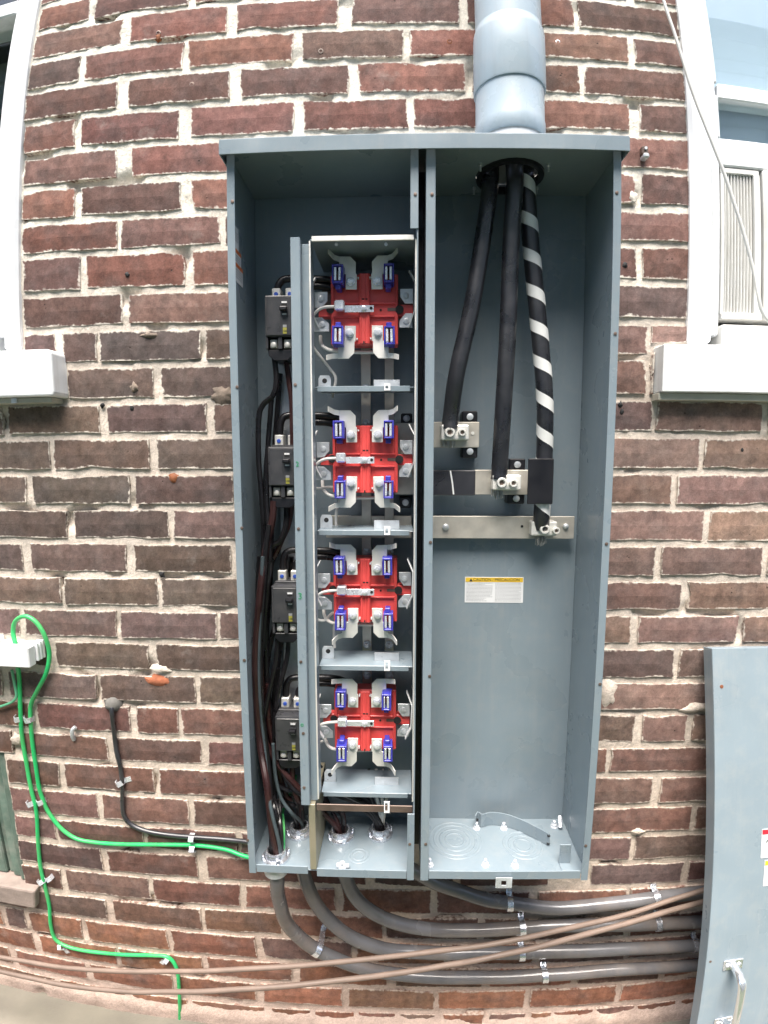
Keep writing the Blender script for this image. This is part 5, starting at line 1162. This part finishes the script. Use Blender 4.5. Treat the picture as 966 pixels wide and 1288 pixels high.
# cable connectors through the floor
CLAB = ['silver cable connector with wires at the front corner of the left bay floor', 'silver cable connector tucked behind the olive corner post', 'silver cable connector below the middle of the brown shelf rail', 'silver cable connector nearest the centre gap on the bay floor']
for i, (x, y) in enumerate(CON):
    t = thing('cable_connector', CLAB[i], 'cable connector', (x, y, FZ), 'cable connectors in the floor', world=False)
    b = MB(); n = 8
    MB().lathe([(0.0165, 0.0005), (0.0255, 0.0005), (0.0255, 0.005), (0.021, 0.0062), (0.0165, 0.0062)], (0, 0, 0), 'z', 16, False).build('locknut', 'strap_zinc', t)
    MB().lathe([(0.0148, 0.0), (0.0192, 0.0), (0.0192, 0.015), (0.0178, 0.0175), (0.0148, 0.0175)], (0, 0, 0), 'z', 24, False).build('throat', 'strap_zinc', t, smooth=True)
    MB().lathe([(0.0147, 0.004), (0.001, 0.004)], (0, 0, 0), 'z', 18, False).build('throat_dark', 'hole_dark', t)
    for k in range(4):
        a = k * math.pi / 2 + 0.4
        MB().box(-0.004, 0.004, -0.0015, 0.0015, 0, 0.013).build('locknut_lug', 'strap_zinc', t, 0.0005).matrix_local = Matrix.Translation((0.0235 * math.cos(a), 0.0235 * math.sin(a), 0)) @ Matrix.Rotation(a + math.pi / 2, 4, 'Z')
    MB().lathe([(0.022, -0.003), (0.022, -0.022), (0.0185, -0.024)], (0, 0, -0.006), 'z', 18).build('gland', 'galvanised', t, smooth=True)

# ================================================================ service cables in the right bay
zc = ZT + 0.03
def svc(label, pts, r, m_='black_jacket'):
    w = MB().tube(pts, r, 18, 12).build('service_cable', m_, smooth=True)
    return tag(w, label, 'cable', 'service cables hanging from the conduit')
svc('thick black service cable slanting to the uppermost lug, no stripe', [(0.150, -0.070, zc), (0.148, -0.078, ZT - 0.02)] + [(0.1370, -0.0800, 1.6974), (0.1198, -0.0800, 1.5873), (0.0970, -0.0800, 1.4824)] + [(0.0887, -0.0640, 1.4104), (0.0870, -0.0640, 1.3830)], 0.0142)
svc('thick plain black service cable hanging straight to the lug beside the black shield', [(0.184, -0.092, zc), (0.186, -0.094, ZT - 0.02)] + [(0.1818, -0.0880, 1.6813), (0.1789, -0.0880, 1.5396)] + [(0.1764, -0.0740, 1.4095)] + [(0.1752, -0.0620, 1.3207), (0.1744, -0.0620, 1.2955)], 0.0142)
CP = [(0.208, -0.072, zc), (0.210, -0.074, ZT - 0.02)] + [(0.2213, -0.0660, 1.6792), (0.2375, -0.0660, 1.5445), (0.2492, -0.0660, 1.4372)] + [(0.2543, -0.0560, 1.3346), (0.2530, -0.0560, 1.2429)] + [(0.2551, -0.0470, 1.2073)]
sc_ = svc('thick black service cable wound with a white spiral stripe, behind the black shield', CP, 0.0142)
def spiral(path, r, width, turns, n=16):
    P = catmull(path, 24); L = [0]
    for a, b in zip(P, P[1:]): L.append(L[-1] + (b - a).length)
    tot = L[-1]; pitch = tot / turns; steps = int(turns * 28); V, F = [], []
    def at(l):
        l = max(0, min(tot - 1e-6, l)); i = max(k for k in range(len(L)) if L[k] <= l); i = min(i, len(P) - 2)
        t = (l - L[i]) / (L[i + 1] - L[i]); d = (P[i + 1] - P[i]).normalized(); return P[i].lerp(P[i + 1], t), d
    for s_ in range(steps + 1):
        l = tot * s_ / steps; a = 2 * math.pi * l / pitch
        for off in (-width / 2, width / 2):
            p, d = at(l + off)
            u = d.cross(Vector((0, 1, 0))).normalized(); v = u.cross(d)
            V.append(p + (u * math.cos(a) + v * math.sin(a)) * r)
    F = [(2 * k, 2 * k + 1, 2 * k + 3, 2 * k + 2) for k in range(steps)]
    return MB().add(V, F)
spiral(CP, 0.01475, 0.021, 10.5).build('white_stripe', 'white_tape', sc_, smooth=True)

# loose bent bracket lying on the right bay floor
lb_ = thing('loose_bracket', 'loose curved grey steel bracket standing on edge on the right bay floor', 'bracket', (0.21, -0.05, FZ))
pts = [(0.1505, -0.042), (0.157, -0.030), (0.165, -0.036), (0.180, -0.030), (0.200, -0.0305), (0.222, -0.038), (0.245, -0.053), (0.268, -0.073), (0.284, -0.088)]
P = catmull([(a, b, 0) for a, b in pts], 5)
V, F = [], []
m = len(P)
for i, p_ in enumerate(P):
    t = (P[min(i + 1, m - 1)] - P[max(i - 1, 0)]).normalized(); nn = Vector((-t.y, t.x, 0)) * 0.0011
    h0, h1 = FZ + 0.001, FZ + 0.030 - 0.004 * i / m
    V += [(p_ + nn)[:2] + (h0,), (p_ - nn)[:2] + (h0,), (p_ - nn)[:2] + (h1,), (p_ + nn)[:2] + (h1,)]
for i in range(m - 1):
    for k in range(4): F.append((4 * i + k, 4 * i + 4 + k, 4 * i + 4 + (k + 1) % 4, 4 * i + (k + 1) % 4))
F += [(0, 1, 2, 3), tuple(4 * (m - 1) + k for k in (3, 2, 1, 0))]
MB().add(V, F).build('curved_plate', 'grey_paint', lb_)
MB().lathe([(0.004, 0), (0.0036, -0.0004)], (0.1535, -0.0385, FZ + 0.018), 'y', 10).build('bracket_hole', 'hole_dark', lb_)
for z_ in (0.004, 0.021):
    MB().box(0.2800, 0.2850, -0.0895, -0.0855, FZ + z_, FZ + z_ + 0.0022).build('notch', 'hole_dark', lb_)

# ================================================================ conduit riser above the cabinet
ri = thing('conduit_riser', 'grey plastic service conduit rising from the cabinet top with a wide coupling', 'conduit', (CH[0], CH[1], zr(-0.443)))
def zc_(v): return zr(v)
MB().lathe([(0.0545, zr(-0.4440)), (0.0545, zr(-0.366))], (CH[0], CH[1], 0), 'z', 40, False).build('hub', 'label_white', ri, smooth=True)
MB().lathe([(0.0560, zr(-0.4075)), (0.0578, zr(-0.405)), (0.0578, zr(-0.381)), (0.0565, zr(-0.375)), (0.0565, zr(-0.31))], (CH[0], CH[1], 0), 'z', 40, False).build('adapter', 'pvc_grey', ri, smooth=True)
MB().lathe([(0.0566, zr(-0.3225)), (0.0585, zr(-0.323)), (0.0595, zr(-0.320)), (0.0595, zr(-0.228)), (0.0585, zr(-0.220)), (0.0558, zr(-0.213)), (0.0552, zr(-0.208))], (CH[0], CH[1], 0), 'z', 40, False).build('coupling', 'pvc_grey', ri, smooth=True)
MB().lathe([(0.0553, zr(-0.25)), (0.0553, zr(0.9))], (CH[0], CH[1], 0), 'z', 40, False).build('pipe', 'pvc_grey', ri, smooth=True)

# ================================================================ cables leaving below the cabinet
def cable(name, pts, r, m_, label, cat='cable', group=None, n=14, sm=10, wob=0.0022):
    P = catmull(pts, sm)                       # hand-laid runs are never quite true
    P = [p + Vector((noise.noise(p * 9 + Vector((3, r * 900, 0))), 0.4 * noise.noise(p * 11), noise.noise(p * 9 + Vector((0, 5, r * 700))))) * wob for p in P]
    return tag(MB().tube(P, r, n, 0).build(name, m_, smooth=True), label, cat, group)
g_ = 'grey cables strapped to the wall below the cabinet'
RC = 0.0138
cable('feeder_cable', [C(0, 0, 0, -0.025), C(0, 0, 0.002, -0.055)] + [(-0.2307, -0.1050, 0.4919)] + [(-0.2235, -0.0750, 0.4001)] + [(-0.1816, -0.0500, 0.3214)] + [(-0.1114, -0.0280, 0.2556)] + [(-0.0330, -0.0165, 0.2211), (0.0680, -0.0165, 0.2099), (0.1901, -0.0165, 0.2078), (0.3215, -0.0165, 0.2111), (0.4953, -0.0165, 0.2156), (0.6822, -0.0165, 0.2060), (0.8286, -0.0165, 0.1904)], RC, 'cable_jacket', 'grey feeder cable lowest of the four, curving out below the front connector', group=g_)
cable('feeder_cable', [C(1, 0, 0, -0.025), C(1, 0, 0, -0.060)] + [(-0.1775, -0.0580, 0.4598)] + [(-0.1462, -0.0500, 0.3951)] + [(-0.0942, -0.0360, 0.3320)] + [(-0.0191, -0.0220, 0.2900)] + [(0.0751, -0.0165, 0.2776), (0.1864, -0.0165, 0.2781), (0.3002, -0.0165, 0.2783), (0.4314, -0.0165, 0.2789), (0.6558, -0.0165, 0.2705), (0.8093, -0.0165, 0.2645)], RC, 'cable_jacket', 'grey feeder cable second from the bottom, crossed by the brown cords', group=g_)
cable('feeder_cable', [C(2, 0, 0, -0.025), C(2, 0.002, 0, -0.060)] + [(-0.0901, -0.0620, 0.4672)] + [(-0.0512, -0.0500, 0.4127)] + [(0.0059, -0.0340, 0.3705)] + [(0.0818, -0.0200, 0.3433)] + [(0.1666, -0.0165, 0.3404), (0.2628, -0.0165, 0.3461), (0.3787, -0.0165, 0.3493), (0.5586, -0.0165, 0.3425), (0.6678, -0.0165, 0.3378), (0.7937, -0.0165, 0.3288)], RC, 'cable_jacket', 'grey feeder cable second from the top, running level to the leaning cover', group=g_)
cable('feeder_cable', [C(3, 0, 0, -0.025), C(3, 0.006, 0.004, -0.055), C(3, 0.045, 0.014, -0.078)] + [(0.0749, -0.0340, 0.4741)] + [(0.1284, -0.0260, 0.4463)] + [(0.1830, -0.0190, 0.4205)] + [(0.2272, -0.0165, 0.4101), (0.3237, -0.0165, 0.3967), (0.4321, -0.0165, 0.4014), (0.5436, -0.0165, 0.4118), (0.6608, -0.0165, 0.4187), (0.7731, -0.0165, 0.4206)], RC, 'cable_jacket', 'grey feeder cable uppermost of the four, emerging from the centre gap', group=g_)

def strap(q_, ang, label, r=RC, y0=-0.0165):
    t = thing('cable_strap', label, 'cable strap', (q_[0], 0, q_[2]), 'silver straps on the feeder cables', world=False)
    n = 14; V, F = [], []
    w = 0.0125
    for i in range(n + 1):
        a = -math.pi / 2 + math.pi * i / n
        for rr in (r + 0.0006, r + 0.0022):
            for xx in (-w / 2, w / 2):
                V.append((xx, y0 - rr * math.cos(a), rr * math.sin(a)))
    for i in range(n):
        k = 4 * i
        F += [(k, k + 4, k + 5, k + 1), (k + 2, k + 3, k + 7, k + 6), (k, k + 2, k + 6, k + 4), (k + 1, k + 5, k + 7, k + 3)]
    F += [(0, 1, 3, 2), (4 * n, 4 * n + 2, 4 * n + 3, 4 * n + 1)]
    MB().add(V, F).build('band', 'strap_zinc', t)
    MB().box(-w / 2, w / 2, -0.003, y0 + 0.002, r + 0.0004, r + 0.002).build('leg', 'strap_zinc', t)
    MB().box(-w / 2, w / 2, -0.0035, -0.0015, r + 0.002, r + 0.011).build('ear', 'strap_zinc', t)
    MB().lathe([(0.0038, 0), (0.0038, -0.001), (0.002, -0.002)], (0, -0.0036, r + 0.0075), 'y', 10).build('nail_head', 'galvanised', t, smooth=True)
    t.rotation_euler = (0, ang, 0)
for q_, ang, lb in (((0.2322, -0.0165, 0.4091), 0.06, 'silver strap on the uppermost grey cable, under the cabinet tab'), ((0.5454, -0.0165, 0.4116), -0.10, 'silver strap on the uppermost grey cable, near the leaning cover'),
                    ((0.2628, -0.0165, 0.3461), -0.05, 'silver strap on the second grey cable from the top, below the cabinet'), ((0.5586, -0.0165, 0.3425), -0.03, 'silver strap on the second grey cable from the top, near the leaning cover'),
                    ((0.6578, -0.0165, 0.2703), -0.06, 'silver strap on the third grey cable, right at the edge of the leaning cover'), ((0.2657, -0.0165, 0.2770), 0.0, 'silver strap on the third grey cable, half hidden behind the brown cords'),
                    ((0.3215, -0.0165, 0.2111), -0.04, 'silver strap on the lowest grey cable where it runs level')):
    strap(q_, ang, lb)
strap((-0.1725, -0.0460, 0.3113), 0.62, 'silver strap on the sloping bend of the lowest grey cable', RC, -0.046)

# two slack brown cords strung across in front of the wall
cable('cord', [(-1.0260, -0.1100, 0.2269), (-0.8846, -0.1100, 0.2433), (-0.6596, -0.1100, 0.2618), (-0.4403, -0.1100, 0.2961), (-0.2850, -0.1100, 0.3227)] + [(-0.1078, -0.1000, 0.3407), (0.0608, -0.1000, 0.3706)] + [(0.1913, -0.0850, 0.3751), (0.3132, -0.0850, 0.4066)] + [(0.4325, -0.0650, 0.4114)] + [(0.5732, -0.0450, 0.4335)] + [(0.6518, -0.0400, 0.4525), (0.7474, -0.0400, 0.4767)], 0.0052, 'rope_jacket', 'slack brown cord strung across below the cabinet, the upper of two', group='slack brown cords', n=10)
cable('cord', [(-1.0295, -0.1200, 0.1982), (-0.8895, -0.1200, 0.2060), (-0.6506, -0.1200, 0.2169), (-0.4655, -0.1200, 0.2447), (-0.2856, -0.1200, 0.2803)] + [(-0.0535, -0.1100, 0.3152), (0.0920, -0.1100, 0.3478)] + [(0.1919, -0.0900, 0.3479), (0.3529, -0.0900, 0.3943)] + [(0.5274, -0.0650, 0.4151)] + [(0.6559, -0.0420, 0.4230), (0.7519, -0.0420, 0.4489)], 0.0056, 'rope_jacket', 'slack brown cord strung across below the cabinet, the lower of two', group='slack brown cords', n=10)

# ================================================================ left side: green ground wires, black cable, clips
gg = 'green ground wires on the brick wall'
cable('ground_wire', [(-0.7699, -0.0260, 0.9406), (-0.7713, -0.0260, 0.9607)] + [(-0.7792, -0.0200, 0.9866), (-0.7723, -0.0200, 1.0101), (-0.7502, -0.0200, 1.0215), (-0.7270, -0.0200, 1.0098), (-0.7107, -0.0200, 0.9822)] + [(-0.7084, -0.0140, 0.9418), (-0.7193, -0.0140, 0.9024), (-0.7429, -0.0140, 0.8636)] + [(-0.7662, -0.0070, 0.8294), (-0.7714, -0.0070, 0.8007), (-0.7739, -0.0070, 0.7372), (-0.7738, -0.0070, 0.6817), (-0.7729, -0.0070, 0.6344), (-0.7688, -0.0070, 0.6097), (-0.7602, -0.0070, 0.5774), (-0.7371, -0.0070, 0.5402), (-0.7027, -0.0070, 0.5158), (-0.6605, -0.0070, 0.5100), (-0.6015, -0.0070, 0.5115), (-0.4883, -0.0070, 0.5184), (-0.4288, -0.0070, 0.5204), (-0.3671, -0.0070, 0.5144)] + [(-0.3301, -0.0120, 0.5071)] + [(-0.2924, -0.0200, 0.5062)], 0.0044, 'green_wire', 'green wire with a loop above the white ribbed box, running to the cabinet', 'wire', gg, 10)
cable('ground_wire', [(-0.7724, -0.0240, 0.9161)] + [(-0.7849, -0.0100, 0.8753), (-0.7900, -0.0100, 0.8188)] + [(-0.7959, -0.0070, 0.7539), (-0.7954, -0.0070, 0.6893), (-0.7928, -0.0070, 0.6287), (-0.7889, -0.0070, 0.5784), (-0.7951, -0.0070, 0.5032), (-0.8021, -0.0070, 0.4287), (-0.8013, -0.0070, 0.3674), (-0.8007, -0.0070, 0.3175), (-0.8079, -0.0070, 0.2618), (-0.8060, -0.0070, 0.2206), (-0.7822, -0.0070, 0.2030), (-0.7353, -0.0070, 0.1975), (-0.6435, -0.0070, 0.2019), (-0.5637, -0.0070, 0.2122), (-0.5254, -0.0070, 0.2129), (-0.5074, -0.0070, 0.1888), (-0.5061, -0.0070, 0.1366), (-0.5241, -0.0070, -0.0112), (-0.5448, -0.0070, -0.1475)], 0.0044, 'green_wire', 'green wire dropping straight from the white ribbed box down to the ground', 'wire', gg, 10)
cable('ground_wire', [(-0.7901, -0.0220, 0.9077)] + [(-0.7944, -0.0140, 0.8696), (-0.7934, -0.0140, 0.8487), (-0.7984, -0.0140, 0.8379)] + [(-0.8159, -0.0100, 0.8262), (-0.8493, -0.0100, 0.8151), (-0.8972, -0.0100, 0.8044)], 0.0028, 'pale_green_wire', 'short thin pale green wire bending left under the white ribbed box', 'wire', gg, 8)
cable('black_cable', [(-0.5881, -0.0040, 0.8361)] + [(-0.5859, -0.0120, 0.8195)] + [(-0.5875, -0.0080, 0.7754), (-0.5845, -0.0080, 0.7312), (-0.5790, -0.0080, 0.6954), (-0.5797, -0.0080, 0.6496), (-0.5833, -0.0080, 0.6121), (-0.5826, -0.0080, 0.5837), (-0.5703, -0.0080, 0.5636), (-0.5432, -0.0080, 0.5501), (-0.4998, -0.0080, 0.5436), (-0.4218, -0.0080, 0.5408), (-0.3534, -0.0080, 0.5389)] + [(-0.3149, -0.0120, 0.5402), (-0.2846, -0.0120, 0.5398)], 0.0048, 'black_jacket', 'black cable from the grey putty lump running down and across to the cabinet', 'cable', None, 10)
pu = lump((-0.5889, 0.0000, 0.8324), 0.021, 0.021, 0.013, 21, 'putty', 'duct_seal', None, 18, (0.92, 1.08))
tag(pu, 'round lump of grey duct seal putty where the black cable leaves the brick', 'putty')

def clip(q0, q1, label, r=0.0044, group='small silver wire clips'):
    """flat metal clip bridging from q0 to q1 over a wire"""
    t = thing('wire_clip', label, 'wire clip', (q0[0], 0, q0[2]), group, world=False)
    d = Vector((q1[0] - q0[0], 0, q1[2] - q0[2])); L_ = d.length; a = math.atan2(-d.z, d.x)
    MB().strip([(-0.009, -0.002, 0), (-0.0068, -0.012, 0), (0, -2 * r - 0.0085, 0), (0.0068, -0.012, 0), (max(0.0085, L_ * 0.5), -0.0045, 0), (max(0.0095, L_ - 0.0066), -0.012 if L_ > 0.018 else -0.004, 0), (max(0.0115, L_), -0.0172 if L_ > 0.018 else -0.003, 0), (max(0.013, L_ + 0.0066), -0.012 if L_ > 0.018 else -0.003, 0), (max(0.0145, L_ + 0.0085), -0.002, 0)], 0.0110, 0.0014, (0, 0, 1)).build('band', 'bright_zinc', t)
    MB().lathe([(0.003, 0), (0.003, -0.0015), (0.0015, -0.0025)], (max(0.0088, L_ * 0.5), -0.0052, 0), 'y', 8).build('nail_head', 'galvanised', t)
    t.rotation_euler = (0, a, 0)
clip((-0.7996, -0.0000, 0.7936), (-0.7755, 0.0000, 0.7933), 'silver clip over both green wires just below the ribbed box')
clip((-0.7990, 0.0000, 0.5943), (-0.7730, 0.0000, 0.6008), 'silver clip over both green wires where they part')
clip((-0.8078, 0.0000, 0.3894), (-0.7853, 0.0000, 0.4016), 'silver clip on the single green wire below the parting')
clip((-0.7933, 0.0000, 0.1988), (-0.7861, 0.0000, 0.1826), 'silver clip on the bend of the green wire low on the wall')
clip((-0.5291, 0.0000, 0.2048), (-0.5405, 0.0000, 0.1911), 'silver clip where the green wire turns down to the ground')
clip((-0.4373, 0.0000, 0.5123), (-0.4372, 0.0000, 0.5375), 'silver clip bridging the green wire and the black cable')
clip((-0.5846, 0.0000, 0.6607), (-0.5702, 0.0000, 0.6652), 'silver clip on the upright run of the black cable', 0.0048)
hk = MB().tube([(-0.6798, -0.0040, 0.7507)] + [(-0.6790, -0.0090, 0.7624), (-0.6776, -0.0090, 0.7750)] + [(-0.6719, -0.0060, 0.7808)], 0.0042, 8, 6).build('grey_hook', 'galvanised', smooth=True)
tag(hk, 'small bent grey metal hook in the mortar left of the putty lump', 'hook')
hb = thing('conduit_clamp', 'small rusty metal clamp on the brick beside the cabinet top', 'clamp', (0.4382, 0.0000, 1.8817), world=False)
MB().box(-0.006, 0.006, -0.014, 0.0, -0.004, 0.011).build('clamp_block', 'brown_steel', hb, 0.002)
MB().box(-0.0055, 0.0055, -0.019, -0.002, -0.013, -0.0045).build('clamp_ear', 'galvanised', hb, 0.002)
MB().lathe([(0.0025, 0), (0.0025, -0.003)], (0, -0.0142, 0.005), 'y', 8).build('clamp_screw', 'galvanised', hb)

# white ribbed plastic box sticking out of the wall
rbx = thing('ribbed_box', 'white ribbed plastic terminal box with green wires passing behind it', 'terminal box', (-0.8140, 0.0000, 0.9185))
bx1 = -0.7256
bz0, bz1 = (-1.3314) + Z0, (-1.2918) + Z0
MB().box(-1.02, bx1, -0.052, -0.031, bz0, bz1 + 0.002).build('front_plate', 'white_paint', rbx, 0.002)
MB().box(-1.02, bx1 - 0.012, -0.0305, 0.006, bz0 + 0.008, bz1 - 0.002).build('box_body', 'white_paint', rbx, 0.001)
for k in range(9):
    y0 = -0.0300
    xx = -0.985 + 0.020 * k
    if xx < bx1 - 0.02: MB().box(xx, xx + 0.012, y0, -0.004, bz1 - 0.0015, bz1 + 0.010).build('rib', 'white_paint', rbx, 0.001)
for k in range(3):
    MB().box(bx1 - 0.0115, bx1 + 0.004, -0.0300 + 0.009 * k, -0.0245 + 0.009 * k, bz0 + 0.006, bz1 + 0.004).build('rib', 'white_paint', rbx, 0.001)

# ================================================================ white cable hanging in front of the right window
cable('window_cable', [(0.4776, -0.0300, 2.3006), (0.4839, -0.0300, 2.1827), (0.4977, -0.0300, 2.1098), (0.5206, -0.0300, 2.0009), (0.5451, -0.0300, 1.9262), (0.5683, -0.0300, 1.8610), (0.5896, -0.0300, 1.8027), (0.6118, -0.0300, 1.7379), (0.6319, -0.0300, 1.6706)] + [(0.6392, -0.0340, 1.6202), (0.6459, -0.0340, 1.5964), (0.6617, -0.0340, 1.5787), (0.6961, -0.0340, 1.5701)], 0.0030, 'beige_vinyl', 'thin off white cable hanging across the right window frame', 'cable', None, 8)

# ================================================================ the cabinet's cover, leaning on the wall
LEAN = 0.2150
lid = thing('cabinet_cover', 'grey steel cabinet cover with a chrome handle leaning upright against the wall', 'cover', (0.5903, -0.2473, 0.0000), world=False)
LX0, LX1, LZ = 0.0, 0.34, 0.9998
MB().box(LX0, LX1, -0.002, 0.0, 0, LZ).build('cover_sheet', 'lid_paint', lid, 0.0018, seg=2)
MB().box(LX0, LX0 + 0.002, 0.0001, 0.028, 0.001, LZ - 0.001).build('folded_edge', 'lid_paint', lid, 0.0005)
MB().box(LX1 - 0.002, LX1, 0.0001, 0.028, 0.001, LZ - 0.001).build('folded_edge', 'lid_paint', lid, 0.0005)
MB().box(LX0 + 0.002, LX1 - 0.002, 0.0001, 0.020, LZ - 0.002, LZ - 0.0002).build('folded_edge', 'lid_paint', lid, 0.0005)
MB().lathe([(0.0035, 0), (0.0033, -0.0004)], ((0.0162, 0.9284)[0], -0.0022, (0.0162, 0.9284)[1]), 'y', 12).build('screw_hole', 'rust', lid)
MB().lathe([(0.0028, 0), (0.0026, -0.0004)], ((0.0090, 0.3934)[0], -0.0022, (0.0090, 0.3934)[1]), 'y', 12).build('screw_hole', 'brown_steel', lid)
def lid_label(tl, br_, head, rows):
    x0, z1 = tl; x1, z0 = br_
    lbq = MB().box(x0, x1, -0.0030, -0.0021, z0, z1).build('warning_label', 'label_white', lid)
    MB().box(x0 + 0.0008, x1 - 0.0008, -0.0034, -0.0031, z1 - 0.010, z1 - 0.0008).build('label_band', head, lbq)
    small_print(x0 + 0.003, x1 - 0.003, z0 + 0.002, z1 - 0.030, rows, -0.0031, lbq, rp)
    MB().tube([(x0 + 0.010, -0.0035, z1 - 0.026), (x0 + 0.014, -0.0035, z1 - 0.019), (x0 + 0.022, -0.0035, z1 - 0.022), (x0 + 0.024, -0.0035, z1 - 0.015)], 0.0011, 5, 0).build('hazard_mark', 'ink', lbq)
lid_label((0.0969, 0.6558), ((0.0969, 0.6558)[0] + 0.075, (0.0998, 0.5990)[1]), 'label_red', 7)
lid_label((0.1061, 0.5935), ((0.1061, 0.5935)[0] + 0.075, (0.1100, 0.5413)[1]), 'label_yellow', 6)
# bow handle on two riveted feet
h0, h1 = (0.0583, 0.3805), (0.0478, 0.2423)
hx, hz1, hz0 = h0[0], h0[1], h1[1]
hd_ = MB().tube([(hx, -0.004, hz1 - 0.001), (hx, -0.014, hz1 - 0.003), (hx, -0.036, hz1 - 0.012), (hx, -0.046, hz1 - 0.030), (hx, -0.046, hz0 + 0.030), (hx, -0.036, hz0 + 0.012), (hx, -0.014, hz0 + 0.003), (hx, -0.004, hz0 + 0.001)], 0.0088, 14, 6).build('handle', 'chrome', lid, smooth=True)
for z_ in (hz1, hz0):
    ft = MB().box(hx - 0.021, hx + 0.021, -0.0052, -0.0021, z_ - 0.011, z_ + 0.011).build('handle_foot', 'chrome', lid, 0.001)
    for dx in (-0.013, 0.013):
        MB().lathe([(0.0042, 0), (0.0042, -0.0012), (0.0022, -0.0028)], (hx + dx, -0.0049, z_), 'y', 10).build('rivet', 'bright_zinc', ft, smooth=True)
lid.rotation_euler = (-LEAN, 0, 0)

for me_ in list(bpy.data.meshes):
    if me_.users == 0: bpy.data.meshes.remove(me_)
